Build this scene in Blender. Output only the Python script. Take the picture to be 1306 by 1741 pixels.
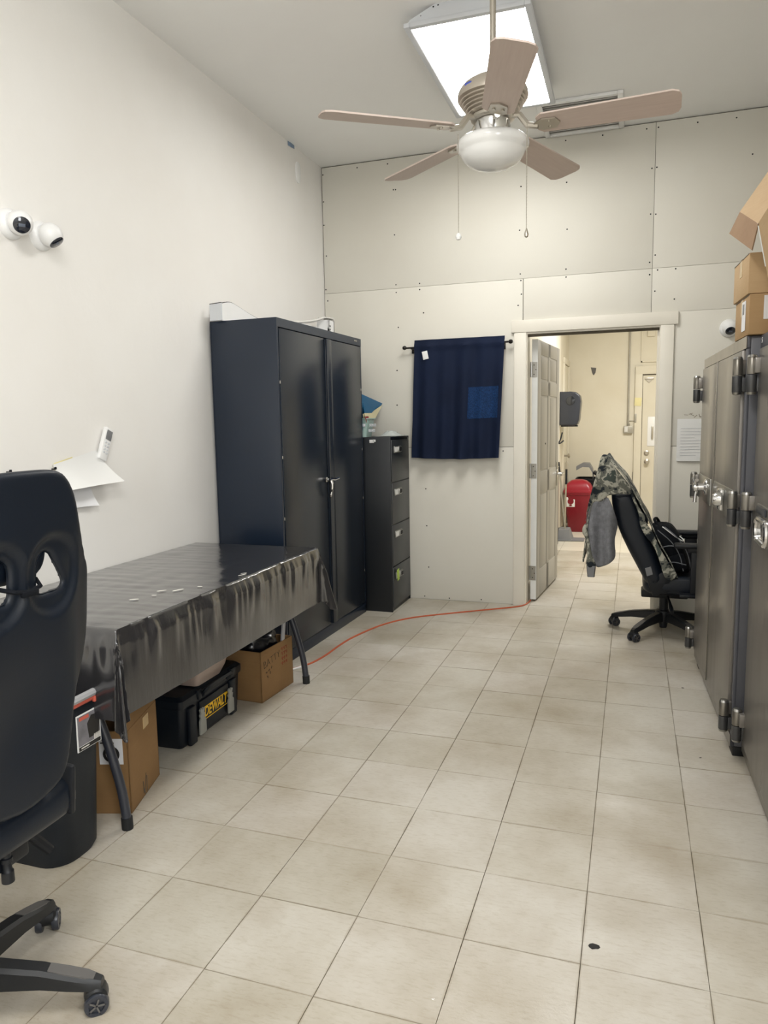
import bpy, bmesh, math, random
from mathutils import Vector, Matrix, Euler, noise
PI = math.pi
random.seed(7)
for o in list(bpy.data.objects): bpy.data.objects.remove(o)
SC = bpy.context.scene; COL = SC.collection

# ---------------------------------------------------------------- camera
cam = bpy.data.objects.new('camera', bpy.data.cameras.new('camera')); COL.objects.link(cam)
F, YAW, PITCH, ROLL = 1245.14, .327103508, .12201194, -.017151438
f = Vector((-math.sin(YAW)*math.cos(PITCH), math.cos(YAW)*math.cos(PITCH), -math.sin(PITCH)))
r0 = Vector((math.cos(YAW), math.sin(YAW), 0)); u0 = r0.cross(f)
r_ = math.cos(ROLL)*r0+math.sin(ROLL)*u0; u_ = -math.sin(ROLL)*r0+math.cos(ROLL)*u0
M = Matrix((r_, u_, -f)).transposed().to_4x4(); M.translation = (1.31444, -1.47859, 1.38812)
cam.matrix_world = M
cam.data.sensor_fit = 'HORIZONTAL'; cam.data.sensor_width = 36; cam.data.lens = F/1306*36
cam.data.clip_start = .02; cam.data.clip_end = 60
SC.camera = cam
# ---------------------------------------------------------------- world, lights, exposure
W = bpy.data.worlds.new('world'); SC.world = W; W.use_nodes = True
W.node_tree.nodes['Background'].inputs[0].default_value = (.9, .93, 1, 1)
W.node_tree.nodes['Background'].inputs[1].default_value = .05
def area(name, loc, sx, sy, power, col, rot=(0, 0, 0)):
    l = bpy.data.lights.new(name, 'AREA'); l.shape = 'RECTANGLE'; l.size = sx; l.size_y = sy; l.energy = power; l.color = col
    o = bpy.data.objects.new(name, l); COL.objects.link(o); o.location = loc; o.rotation_euler = rot; return o
area('room_light', (.75, -1.05, 3.28), .6, 1.2, 21, (1, .985, .955))
area('side_fill_light', (2.44, -1.75, 1.95), 1.8, 1.7, 47, (.94, .97, 1), (PI/2, 0, PI/2-.15))  # unseen fill light added to brighten the left wall; no window is built
area('far_room_light', (1.9, 6.3, 2.93), 1.2, .6, 40, (1, .985, .95))
PANEL = 8.6
SC.view_settings.view_transform = 'Standard'; SC.view_settings.look = 'None'
SC.view_settings.exposure = 1.25; SC.view_settings.gamma = 1.0; SC.view_settings.use_curve_mapping = False

# ---------------------------------------------------------------- materials
def lin(c):
    if isinstance(c, str):
        c = [int(c[i:i+2], 16)/255 for i in (1, 3, 5)]
        c = [x/12.92 if x <= .04045 else ((x+.055)/1.055)**2.4 for x in c]
    return (*c[:3], 1)
class NT:
    def __init__(s, name):
        s.m = bpy.data.materials.new(name); s.m.use_nodes = True; s.t = s.m.node_tree
        s.b = s.t.nodes['Principled BSDF']
    def n(s, typ, **kw):
        x = s.t.nodes.new(typ)
        for k, v in kw.items():
            if k.startswith('i_'): x.inputs[int(k[2:]) if k[2:].isdigit() else k[2:].replace('_', ' ')].default_value = v
            else: setattr(x, k, v)
        return x
    def l(s, a, b): s.t.links.new(a, b)
    def coord(s, kind='Object', scale=(1, 1, 1)):
        tc = s.n('ShaderNodeTexCoord') if kind != 'World' else s.n('ShaderNodeNewGeometry')
        out = tc.outputs['Position'] if kind == 'World' else tc.outputs[kind]
        mp = s.n('ShaderNodeMapping'); mp.inputs['Scale'].default_value = scale; s.l(out, mp.inputs['Vector']); return mp.outputs[0]
    def noise(s, vec, scale, detail=4, rough=.55):
        x = s.n('ShaderNodeTexNoise'); x.inputs['Scale'].default_value = scale; x.inputs['Detail'].default_value = detail
        x.inputs['Roughness'].default_value = rough; s.l(vec, x.inputs['Vector']); return x.outputs['Fac']
    def ramp(s, fac, stops, interp='LINEAR'):
        x = s.n('ShaderNodeValToRGB'); e = x.color_ramp.elements; x.color_ramp.interpolation = interp
        while len(e) < len(stops): e.new(.5)
        for k, (p, c) in enumerate(stops): e[k].position = p; e[k].color = lin(c) if not isinstance(c, float) else (c, c, c, 1)
        s.l(fac, x.inputs[0]); return x.outputs[0]
    def mix(s, fac, a, b, mode='MIX'):
        x = s.n('ShaderNodeMix', data_type='RGBA', blend_type=mode)
        for v, i in ((fac, 0), (a, 6), (b, 7)):
            if hasattr(v, 'links') or hasattr(v, 'is_linked'): s.l(v, x.inputs[i])
            else: x.inputs[i].default_value = v if i == 0 else lin(v)
        return x.outputs[2]
    def bump(s, h, strength=.2, dist=.01):
        x = s.n('ShaderNodeBump'); x.inputs['Strength'].default_value = strength; x.inputs['Distance'].default_value = dist
        s.l(h, x.inputs['Height']); s.l(x.outputs[0], s.b.inputs['Normal'])
    def set(s, col=None, rough=.5, metal=0, spec=.5, **kw):
        if col is not None:
            if hasattr(col, 'is_linked'): s.l(col, s.b.inputs['Base Color'])
            else: s.b.inputs['Base Color'].default_value = lin(col)
        s.b.inputs['Roughness'].default_value = rough; s.b.inputs['Metallic'].default_value = metal
        s.b.inputs['Specular IOR Level'].default_value = spec
        for k, v in kw.items(): s.b.inputs[k].default_value = v
        return s.m
def simple(name, col, rough=.5, metal=0, spec=.5, var=.12, scale=8, bump=0, bscale=60, **kw):
    """one colour with faint uneven grain"""
    N = NT(name); v = N.coord('Object')
    nz = N.noise(v, scale, 5)
    c = lin(col); d = [x*(1-var) for x in c[:3]]; e = [min(1, x*(1+var)) for x in c[:3]]
    cc = N.ramp(nz, [(.3, d), (.7, e)])
    m = N.set(cc, rough, metal, spec, **kw)
    if bump: N.bump(N.noise(v, bscale, 6), bump, .004)
    return m
def m_wall(name, col, dirt, bump=.15, bscale=14, lumps=None):
    N = NT(name); v = N.coord('World')
    c = N.ramp(N.noise(v, 1.3, 5), [(.3, dirt), (.62, col)])
    m = N.set(c, .62, 0, .35)
    h = N.noise(v, bscale, 8, .6)
    N.bump(h, bump, .01); return m
MT = {}
MT['wall_left'] = m_wall('white_plaster', '#ebe9e5', '#e7e4df', .22, 9)
MT['drywall'] = m_wall('primed_drywall', '#dbd8ce', '#d7d3c8', .05, 90)
MT['ceiling'] = m_wall('ceiling_paint', '#f1f1ef', '#eeedeb', .04, 60)
MT['cream'] = m_wall('cream_paint', '#dcd6c5', '#d4ccb8', .12, 20)
MT['far_white'] = m_wall('far_room_white', '#e9e4d6', '#e4dece', .08, 30)
MT['trim'] = simple('trim_paint', '#e4dfd3', .45, var=.03, scale=3, bump=.05, bscale=40)
MT['gap'] = simple('dark_gap', '#625b4e', .9)
MT['door'] = simple('grey_door_paint', '#a29f98', .42, var=.04, scale=3)
MT['dooredge'] = simple('door_edge_paint', '#dfe0de', .5, var=.04)
T = .3048
def m_tile():
    N = NT('vinyl_tile'); w = N.coord('World'); st = N.coord('World', (30, 110, 1))
    oi = N.n('ShaderNodeObjectInfo')
    base = N.ramp(oi.outputs['Random'], [(0, '#bab5a9'), (.5, '#c0bbb0'), (1, '#c4bfb6')])
    streak = N.ramp(N.noise(st, 1, 3, .7), [(.34, '#e8e4dc'), (.5, '#ffffff'), (.66, '#ffffff')])
    c = N.mix(.5, base, streak, 'MULTIPLY')
    dirt = N.ramp(N.noise(w, 1.6, 6, .62), [(.38, 0.0), (.66, 1.0)])
    c2 = N.mix(.55, c, '#b09f7c', 'MULTIPLY')
    c = N.mix(dirt, c, c2)
    speck = N.ramp(N.noise(w, 46, 4, .8), [(.22, '#a59c88'), (.32, '#ffffff')])
    c = N.mix(.6, c, speck, 'MULTIPLY')
    # grime that has settled along the joints
    sp = N.n('ShaderNodeSeparateXYZ'); N.l(N.coord('Object'), sp.inputs[0])
    def mth(op, a, b=None):
        x = N.n('ShaderNodeMath', operation=op)
        for k, v in enumerate((a, b)):
            if v is None: continue
            if hasattr(v, 'is_linked'): N.l(v, x.inputs[k])
            else: x.inputs[k].default_value = v
        return x.outputs[0]
    d = mth('SUBTRACT', T/2, mth('MAXIMUM', mth('ABSOLUTE', sp.outputs[0]), mth('ABSOLUTE', sp.outputs[1])))
    wob = N.noise(w, 7, 4, .6)
    wide = mth('MULTIPLY', mth('SUBTRACT', mth('MULTIPLY', wob, 2.6), .9), .011)
    edge = mth('SUBTRACT', 1.0, mth('DIVIDE', d, mth('MAXIMUM', wide, .0012)))
    edge = mth('MULTIPLY', mth('MAXIMUM', edge, 0.0), .62)
    c = N.mix(edge, c, '#8a7d66')
    m = N.set(c, .36, 0, .45)
    rr = N.ramp(N.noise(w, 5, 5), [(.3, .28), (.7, .5)]); N.l(rr, N.b.inputs['Roughness'])
    N.bump(N.noise(w, 160, 5), .22, .002); return m
MT['tile'] = m_tile()
MT['grout'] = simple('floor_grime', '#6f6450', .8, var=.3)
def m_fartile():
    N = NT('vinyl_tile_far'); w = N.coord('World', (1/.3048, 1/.3048, 1))
    br = N.n('ShaderNodeTexBrick'); br.offset = 0; br.inputs['Scale'].default_value = 1; br.inputs['Mortar Size'].default_value = .006
    br.inputs['Brick Width'].default_value = 1; br.inputs['Row Height'].default_value = 1
    br.inputs['Color1'].default_value = lin('#cfc8b8'); br.inputs['Color2'].default_value = lin('#d3ccbd'); br.inputs['Mortar'].default_value = lin('#948a74')
    N.l(w, br.inputs['Vector']); return N.set(br.outputs[0], .35, 0, .45)
MT['fartile'] = m_fartile()
MT['cabinet'] = simple('navy_black_enamel', '#1a2535', .30, 0, .5, var=.05, scale=4, bump=.02, bscale=200)
MT['cabdoor'] = simple('dark_grey_enamel', '#18202b', .27, 0, .55, var=.05, scale=4, bump=.03, bscale=5)
MT['filing'] = simple('black_enamel', '#0a1017', .38, 0, .5, var=.08)
MT['drawer'] = simple('charcoal_enamel', '#2e3134', .34, 0, .5, var=.05)
MT['chrome'] = simple('chrome', '#d6d6d6', .14, 1, var=.02)
MT['steel'] = simple('brushed_steel', '#a9a8a4', .32, 1, var=.06)
MT['nickel'] = simple('brushed_nickel', '#b9b3a8', .3, .85, var=.04)
MT['motor'] = simple('satin_nickel_paint', '#b5aca0', .38, .45, var=.03)
MT['black'] = simple('black_plastic', '#0c1017', .48, 0, .4, var=.1)
MT['leather'] = simple('black_leatherette', '#0c141f', .42, 0, .4, var=.08, bump=.06, bscale=240)
MT['mesh'] = simple('black_fabric', '#0b0e14', .85, 0, .2, var=.2, bump=.2, bscale=300)
MT['basepl'] = simple('black_nylon', '#131518', .45, 0, .45, var=.1, bump=.04, bscale=120)
MT['pad'] = simple('grey_rubber', '#5a5856', .6, var=.1)
MT['rubber'] = simple('black_rubber', '#101214', .7, var=.2)
MT['white'] = simple('white_plastic', '#e9e9e8', .35, var=.02)
MT['paper'] = simple('white_paper', '#e8e8e6', .8, var=.02, scale=4)
MT['yellow'] = simple('yellow_paper', '#e3d9a4', .8, var=.05)
MT['lens'] = simple('dark_lens', '#20242e', .08, 0, .8)
MT['lensin'] = simple('lens_grey', '#5c6370', .15)
MT['globe'] = simple('opal_glass', '#e4e4e2', .16, 0, .5, var=.01)
def m_wood():
    N = NT('bleached_oak'); v = N.coord('Object', (3, 40, 3))
    c = N.ramp(N.noise(v, 2.2, 6), [(.3, '#bfaea4'), (.7, '#c7b7ad')]); return N.set(c, .42, 0, .4)
MT['blade'] = m_wood()
def m_safe(name, c1, c2):
    N = NT(name); v = N.coord('Object', (3, 3, .6))
    c = N.ramp(N.noise(v, 1.5, 5), [(.3, c1), (.7, c2)])
    m = N.set(c, .30, .55, .5)
    rr = N.ramp(N.noise(N.coord('Object', (6, 6, .5)), 2, 4), [(.3, .27), (.7, .34)]); N.l(rr, N.b.inputs['Roughness']); return m
MT['safedoor'] = m_safe('bronze_grey_metallic', '#7b7772', '#7e7a75')
MT['safebody'] = simple('slate_grey_enamel', '#54555b', .42, .15, .45, var=.03)
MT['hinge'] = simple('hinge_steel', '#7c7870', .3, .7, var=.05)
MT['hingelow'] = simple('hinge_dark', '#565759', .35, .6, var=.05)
def m_card(name, c1, c2):
    N = NT(name); v = N.coord('Object', (1, 1, 1)); st = N.coord('Object', (3, 3, 90))
    c = N.ramp(N.noise(v, 5, 5), [(.3, c1), (.7, c2)])
    c = N.mix(.15, c, N.ramp(N.noise(st, 2, 3), [(.3, '#d8d0c4'), (.7, '#ffffff')]), 'MULTIPLY')
    m = N.set(c, .72, 0, .25); N.bump(N.noise(v, 9, 4), .15, .01); return m
MT['card'] = m_card('cardboard', '#a48660', '#ae9069')
MT['cardbrown'] = m_card('brown_cardboard', '#866744', '#91714b')
MT['cardpale'] = m_card('pale_cardboard', '#b99c76', '#c2a681')
MT['cardin'] = m_card('inner_cardboard', '#a08267', '#ac8e72')
MT['tape'] = simple('parcel_tape', '#c5a878', .25, 0, .6, var=.03)
MT['label'] = simple('shipping_label', '#e4e4e6', .5, var=.02)
MT['ink'] = simple('black_ink', '#22201e', .7)
MT['pen'] = simple('faded_pen', '#4a3623', .7)
MT['redink'] = simple('red_ink', '#8c3a2b', .7)
def m_film():
    N = NT('black_plastic_film'); v = N.coord('Object', (26, 5, 9)); v2 = N.coord('Object', (1, 1, 1))
    c = N.ramp(N.noise(v2, 6, 4), [(.3, '#262628'), (.7, '#2e2d2f')])
    m = N.set(c, .20, 0, .7, **{'Coat Weight': .8, 'Coat Roughness': .12})
    a = N.noise(N.coord('Object', (5, 34, 5)), 1, 4, .6); N.bump(a, .16, .012); return m
MT['film'] = m_film()
MT['filmtop'] = MT['film']
MT['tear'] = simple('torn_film_white', '#d9d6cf', .5)
MT['navy'] = simple('navy_curtain', '#0e1a33', .8, 0, .25, var=.2, scale=3, bump=.25, bscale=220)
MT['bluelight'] = simple('painted_blue_light', '#112f57', .8, 0, .25, var=.55, scale=120)  # blue light seen on the curtain, done as a brighter colour
MT['rod'] = simple('dark_bronze_rod', '#221f1c', .4, .5)
MT['red'] = simple('red_plastic', '#7d0f20', .36, 0, .5, var=.06)
MT['redlid'] = simple('red_lid', '#8f1526', .34, 0, .5, var=.05)
MT['grey'] = simple('grey_plastic', '#77787a', .5, var=.06)
MT['darkgrey'] = simple('dark_grey_plastic', '#2f323a', .3, 0, .5, var=.05)
MT['smoke'] = simple('smoky_plastic', '#2a2c30', .12, 0, .6)
MT['bin'] = simple('charcoal_bin_plastic', '#0f161e', .5, 0, .4, var=.08, bump=.08, bscale=150)
MT['toolbox'] = simple('blue_black_plastic', '#0a1119', .45, 0, .4, var=.1, bump=.05, bscale=150)
MT['latch'] = simple('grey_latch', '#8f8f88', .5, var=.05)
MT['logo'] = simple('yellow_print', '#e8b81e', .5, var=.02)
MT['pink'] = simple('pink_liner', '#c8604e', .5)
MT['rim'] = simple('grey_rim', '#a9a9ab', .35, var=.04)
MT['orange'] = simple('orange_rubber', '#b55634', .5, var=.05)
MT['fleece'] = simple('grey_fleece', '#7c7d81', .95, 0, .1, var=.18, scale=40, bump=1.0, bscale=140)
def m_camo():
    N = NT('camouflage_cloth'); v = N.coord('Object')
    w = N.n('ShaderNodeTexNoise'); w.inputs['Scale'].default_value = 9; N.l(v, w.inputs['Vector'])
    mx = N.n('ShaderNodeMix', data_type='RGBA', blend_type='LINEAR_LIGHT'); mx.inputs[0].default_value = .06
    N.l(v, mx.inputs[6]); N.l(w.outputs['Color'], mx.inputs[7])
    a = N.ramp(N.noise(mx.outputs[2], 13, 3, .6), [(0, '#2b3035'), (.425, '#2b3035'), (.45, '#6a6b63'), (.515, '#6a6b63'), (.54, '#aaa89b'), (.60, '#aaa89b'), (.63, '#4a514c')])
    return N.set(a, .9, 0, .15)
MT['camo'] = m_camo()
MT['blue'] = simple('blue_card', '#17638f', .5, var=.05)
MT['cream_paper'] = simple('cream_paper', '#e6dcb4', .8, var=.04)
MT['basket'] = simple('mint_plastic', '#9fb8b2', .3, 0, .5, var=.06)
MT['lime'] = simple('lime_tag', '#b4cf57', .6)
MT['wrap'] = simple('plastic_wrap', '#c6ccca', .2, 0, .6, **{'Alpha': .75})
MT['tub'] = simple('cloudy_plastic', '#a39288', .3, 0, .5, var=.05)
MT['piping'] = simple('grey_piping', '#6b6e73', .6)
MT['tape_blue'] = simple('blue_tape', '#8194ab', .6)
MT['conduit'] = simple('grey_conduit', '#a5a196', .4, .3)
MT['housing'] = simple('white_enamel_housing', '#cdd0d4', .4, var=.02)
MT['grille'] = simple('grey_grille', '#cfcdc8', .6)
MT['brown'] = simple('dark_brown_panel', '#4b453f', .4)
def m_emit(name, col, s):
    N = NT(name); N.set('#f4f1e6', .4); N.b.inputs['Emission Color'].default_value = lin(col); N.b.inputs['Emission Strength'].default_value = s; return N.m
MT['diffuser'] = m_emit('lit_diffuser', (1, .985, .95), PANEL)

# ---------------------------------------------------------------- mesh helpers
ROOT = {}
class B:
    def __init__(s): s.bm = bmesh.new()
    def box(s, c, d, bev=0, rot=None, seg=2):
        m = Matrix.Translation(c) @ (rot.to_4x4() if rot is not None else Matrix()) @ Matrix.Diagonal((*d, 1))
        g = bmesh.ops.create_cube(s.bm, size=1, matrix=m)
        if bev:
            es = list({e for v in g['verts'] for e in v.link_edges})
            bmesh.ops.bevel(s.bm, geom=es, offset=bev, segments=seg, affect='EDGES', profile=.5)
        return s
    def mm(s, x0, x1, y0, y1, z0, z1, bev=0):
        return s.box(((x0+x1)/2, (y0+y1)/2, (z0+z1)/2), (abs(x1-x0), abs(y1-y0), abs(z1-z0)), bev)
    def loft(s, rings, cap=True, closed=True):
        vs = [[s.bm.verts.new(p) for p in r] for r in rings]; n = len(rings[0])
        for a, b in zip(vs, vs[1:]):
            for i in range(n if closed else n-1):
                j = (i+1) % n
                try: s.bm.faces.new((a[i], a[j], b[j], b[i]))
                except ValueError: pass
        if cap:
            s.bm.faces.new(vs[0][::-1]); s.bm.faces.new(vs[-1])
        return s
    def cyl(s, p0, p1, r0, r1=None, seg=20):
        return s.tube([p0, p1], [r0, r0 if r1 is None else r1], seg)
    def tube(s, pts, r, seg=10, loop=False):
        pts = [Vector(p) for p in pts]; n = len(pts)
        rs = r if isinstance(r, (list, tuple)) else [r]*n
        rings = []; up = None
        for i in range(n):
            if loop: t = pts[(i+1) % n]-pts[i-1]
            else: t = pts[min(i+1, n-1)]-pts[max(i-1, 0)]
            t.normalize()
            if up is None: up = Vector((0, 0, 1)) if abs(t.z) < .9 else Vector((1, 0, 0))
            a = t.cross(up); a.normalize(); b = a.cross(t); up = b
            rings.append([pts[i]+(a*math.cos(2*PI*k/seg)+b*math.sin(2*PI*k/seg))*rs[i] for k in range(seg)])
        if loop: rings.append(rings[0]); return s.loft(rings, cap=False)
        return s.loft(rings)
    def lathe(s, prof, seg=32, mat=Matrix(), cap=True):
        rings = [[mat @ Vector((r*math.cos(2*PI*k/seg), r*math.sin(2*PI*k/seg), z)) for k in range(seg)] for r, z in prof]
        return s.loft(rings, cap=cap)
    def poly(s, pts, d):
        """flat polygon given thickness along vector d"""
        d = Vector(d); return s.loft([[Vector(p) for p in pts], [Vector(p)+d for p in pts]])
    def grid(s, fn, nu, nv, thick=0):
        vs = [[s.bm.verts.new(fn(i/nu, j/nv)) for j in range(nv+1)] for i in range(nu+1)]
        for i in range(nu):
            for j in range(nv): s.bm.faces.new((vs[i][j], vs[i+1][j], vs[i+1][j+1], vs[i][j+1]))
        if thick:
            s.bm.normal_update()
            bmesh.ops.solidify(s.bm, geom=s.bm.faces[:], thickness=thick)
        return s
    def mesh(s, me):
        s.bm.from_mesh(me); return s
    def mv(s, m):
        s.bm.transform(m); return s
    def obj(s, name, mat, parent=None, world=False, ang=35, **kw):
        bmesh.ops.remove_doubles(s.bm, verts=s.bm.verts[:], dist=1e-6)
        bmesh.ops.recalc_face_normals(s.bm, faces=s.bm.faces[:])
        me = bpy.data.meshes.new(name)
        loc = None
        if parent is not None and world: s.bm.transform(ROOT[parent.name].inverted())
        if parent is None:
            xs = [v.co for v in s.bm.verts]
            loc = Vector((sum(v.x for v in xs)/len(xs), sum(v.y for v in xs)/len(xs), min(v.z for v in xs)))
            s.bm.transform(Matrix.Translation(-loc))
        s.bm.to_mesh(me); s.bm.free()
        me.materials.append(MT[mat] if isinstance(mat, str) else mat)
        me.shade_smooth(); me.set_sharp_from_angle(angle=math.radians(ang))
        o = bpy.data.objects.new(name, me); COL.objects.link(o)
        if parent is not None:
            o.parent = parent
            ROOT[o.name] = ROOT[parent.name].copy()
        else:
            o.location = loc; ROOT[o.name] = Matrix.Translation(loc)
        for k, v in kw.items(): o[k] = v
        return o
def thing(name, label, cat, loc=(0, 0, 0), rz=0, group=None):
    o = bpy.data.objects.new(name, None); COL.objects.link(o); o.empty_display_size = .05
    o.location = loc; o.rotation_euler = (0, 0, rz); o['label'] = label; o['category'] = cat
    if group: o['group'] = group
    ROOT[o.name] = Matrix.Translation(loc) @ Matrix.Rotation(rz, 4, 'Z'); return o
def tag(o, label, cat, group=None):
    o['label'] = label; o['category'] = cat
    if group: o['group'] = group
    return o
def struct(b, name, mat, parent=None):
    return b.obj(name, mat, parent, world=parent is not None, kind='structure')
def dup(o, parent, loc=None, rot=None):
    c = o.copy(); COL.objects.link(c)
    if parent is not None: c.parent = parent; ROOT[c.name] = ROOT[parent.name].copy()
    if loc is not None: c.location = loc
    if rot is not None: c.rotation_euler = rot
    for ch in list(o.children): dup(ch, c)
    return c
def evaluated(o):
    dg = bpy.context.evaluated_depsgraph_get(); dg.update()
    me = bpy.data.meshes.new_from_object(o.evaluated_get(dg)); return me
def curve_shape(outlines, half, bev, voxel=None, smooth=0):
    """filled outlines (holes allowed) given a rounded thickness; optional voxel remesh so that it can be bent"""
    cu = bpy.data.curves.new('tmp', 'CURVE'); cu.dimensions = '2D'; cu.fill_mode = 'BOTH'
    cu.extrude = max(half-bev, 0); cu.bevel_depth = bev; cu.offset = -bev; cu.bevel_resolution = 3
    for pts in outlines:
        sp = cu.splines.new('POLY'); sp.points.add(len(pts)-1); sp.use_cyclic_u = True
        for p, q in zip(sp.points, pts): p.co = (q[0], q[1], 0, 1)
    o = bpy.data.objects.new('tmp', cu); COL.objects.link(o)
    me = evaluated(o); bpy.data.objects.remove(o)
    if voxel:
        o = bpy.data.objects.new('tmp', me); COL.objects.link(o)
        m = o.modifiers.new('r', 'REMESH'); m.mode = 'VOXEL'; m.voxel_size = voxel
        if smooth:
            k = o.modifiers.new('s', 'SMOOTH'); k.iterations = smooth; k.factor = .5
        me = evaluated(o); bpy.data.objects.remove(o)
    return me
def warp(me, fn):
    for v in me.vertices: v.co = fn(v.co)
    return me
def text_mesh(s, size, ext=.001, align='CENTER', shear=0, bold=0):
    cu = bpy.data.curves.new('tmp', 'FONT'); cu.body = s; cu.size = size; cu.extrude = ext; cu.align_x = align; cu.align_y = 'CENTER'; cu.shear = shear; cu.offset = bold
    o = bpy.data.objects.new('tmp', cu); COL.objects.link(o); me = evaluated(o); bpy.data.objects.remove(o); return me
def smooth_poly(pts, it=2):
    for _ in range(it):
        q = []
        for i in range(len(pts)):
            a = Vector(pts[i]); b = Vector(pts[(i+1) % len(pts)])
            q += [a*.75+b*.25, a*.25+b*.75]
        pts = q
    return [tuple(p) for p in pts]
def curve_pts(pts, n=8):
    """Catmull-Rom through the points"""
    P = [Vector(p) for p in pts]; P = [2*P[0]-P[1]]+P+[2*P[-1]-P[-2]]; out = []
    for i in range(1, len(P)-2):
        a, b, c, d = P[i-1:i+3]
        for k in range(n):
            t = k/n
            out.append(.5*((2*b)+(c-a)*t+(2*a-5*b+4*c-d)*t*t+(3*b-a-3*c+d)*t**3))
    out.append(P[-2]); return out
def rrect(x0, x1, y0, y1, r, n=4):
    out = []
    for cx, cy, a in ((x1-r, y1-r, 0), (x0+r, y1-r, 90), (x0+r, y0+r, 180), (x1-r, y0+r, 270)):
        for k in range(n+1):
            t = math.radians(a+90*k/n); out.append((cx+r*math.cos(t), cy+r*math.sin(t)))
    return out
RX = lambda a: Matrix.Rotation(a, 4, 'X')
RY = lambda a: Matrix.Rotation(a, 4, 'Y')
RZ = lambda a: Matrix.Rotation(a, 4, 'Z')
TR = lambda *p: Matrix.Translation(p)

# ================================================================= SETTING
XL, XR, YB, YR, ZC = -.996, 2.48, 3.965, -3.2, 3.335
# floor: grime sheet below, every tile of this room and of the first rows beyond the door its own piece
fl = struct(B().mm(XL-.1, 4.1, YR-.1, 8.9, -.12, -.004), 'floor', 'grout')
tb = B()
e = .0007
tb.loft([[(x*(T/2-e-i), y*(T/2-e-i), z) for x, y in ((-1, -1), (1, -1), (1, 1), (-1, 1))] for i, z in ((0, -.0038), (0, -.0004), (.0004, 0))])
tile0 = None
def put_tile(i, j):
    global tile0
    loc = (i*T+T/2+random.uniform(-.0004, .0004), j*T+T/2+random.uniform(-.0004, .0004), random.uniform(-.0006, .0002))
    if tile0 is None:
        tile0 = tb.obj('floor_tile', 'tile'); o = tile0
        o.parent = fl; o.matrix_parent_inverse = Matrix()
    else:
        o = tile0.copy(); COL.objects.link(o)
    o.parent = fl; o.location = Vector(loc)-fl.location
    o.rotation_euler = (random.uniform(-.002, .002), random.uniform(-.002, .002), random.uniform(-.002, .002))
for j in range(-2, 13):
    for i in range(-4, 9):
        if -1.02 < i*T+T/2 < XR+.05 and not (i > 5 and j < 2): put_tile(i, j)
for j in range(13, 21):
    for i in range(1, 7): put_tile(i, j)
# rest of the floor, too far off or out of view to tell tiles apart
b = B(); b.mm(XL-.1, 4.1, 21*T, 8.9, -.02, 0); b.mm(7*T, 4.1, 13*T+.12, 21*T, -.02, 0); b.mm(XL-.1, T, 13*T+.12, 21*T, -.02, 0); b.mm(XL-.1, XR+.1, YR-.1, -2*T, -.02, 0)
o = b.obj('floor_far', 'fartile', kind='structure')
struct(B().mm(XL-.1, XR+.1, YR-.1, YB+.05, ZC, ZC+.1), 'ceiling', 'ceiling')
struct(B().mm(.4, 4.1, YB+.11, 8.9, 2.95, 3.05), 'ceiling_far', 'far_white')
# left wall with a gentle plaster wave
b = B()
def wl(u, v):
    y = YR+(YB+.02-YR)*u; z = -.02+(ZC+.02)*v
    amp = .006*max(0, 1-z/1.6)+.0015
    return (XL+amp*noise.noise(Vector((y*3, z*3, 1)))+.4*amp*noise.noise(Vector((y*9, z*9, 5))), y, z)
b.grid(wl, 120, 60, .08)
WL = struct(b, 'wall_left', 'wall_left')
WR = struct(B().mm(XR, XR+.1, YR, YB, 0, ZC), 'wall_right', 'drywall')
struct(B().mm(XL, XR, YR-.1, YR, 0, ZC), 'wall_rear', 'wall_left')
# back wall: dark framing behind, drywall sheets as pieces
OX0, OX1, OZ = .582, 1.475, 2.0
b = B(); b.mm(XL-.08, OX0-.02, YB+.012, YB+.10, 0, ZC+.02); b.mm(OX1+.02, XR+.05, YB+.012, YB+.10, 0, ZC+.02); b.mm(OX0-.02, OX1+.02, YB+.012, YB+.10, OZ+.02, ZC+.02)
WB = struct(b, 'wall_back', 'gap')
def sheet(x0, x1, z0, z1, **kw):
    B().mm(x0, x1, YB, YB+.0125, z0, z1, .0012).obj('drywall_sheet', 'drywall', WB, world=True)
g = .0008
sheet(XL+.006, 1.4175-g, 2.391+g, ZC-.007); sheet(1.4182+g, XR-.004, 2.391+g, ZC-.007)
sheet(XL+.005, .549-.001, 1.192, 2.391-g); sheet(XL+.005, OX0-.022, .003, 1.189)
sheet(.552, 1.417-.001, OZ+.023, 2.391-g); sheet(1.4182, XR-.004, OZ+.0965, 2.391-g); sheet(OX1+.0222, XR-.004, 1.192, OZ+.0955); sheet(OX1+.022, XR-.004, .003, 1.189)
sheet(.5525, OX0-.022, 1.192, OZ+.02)
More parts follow.
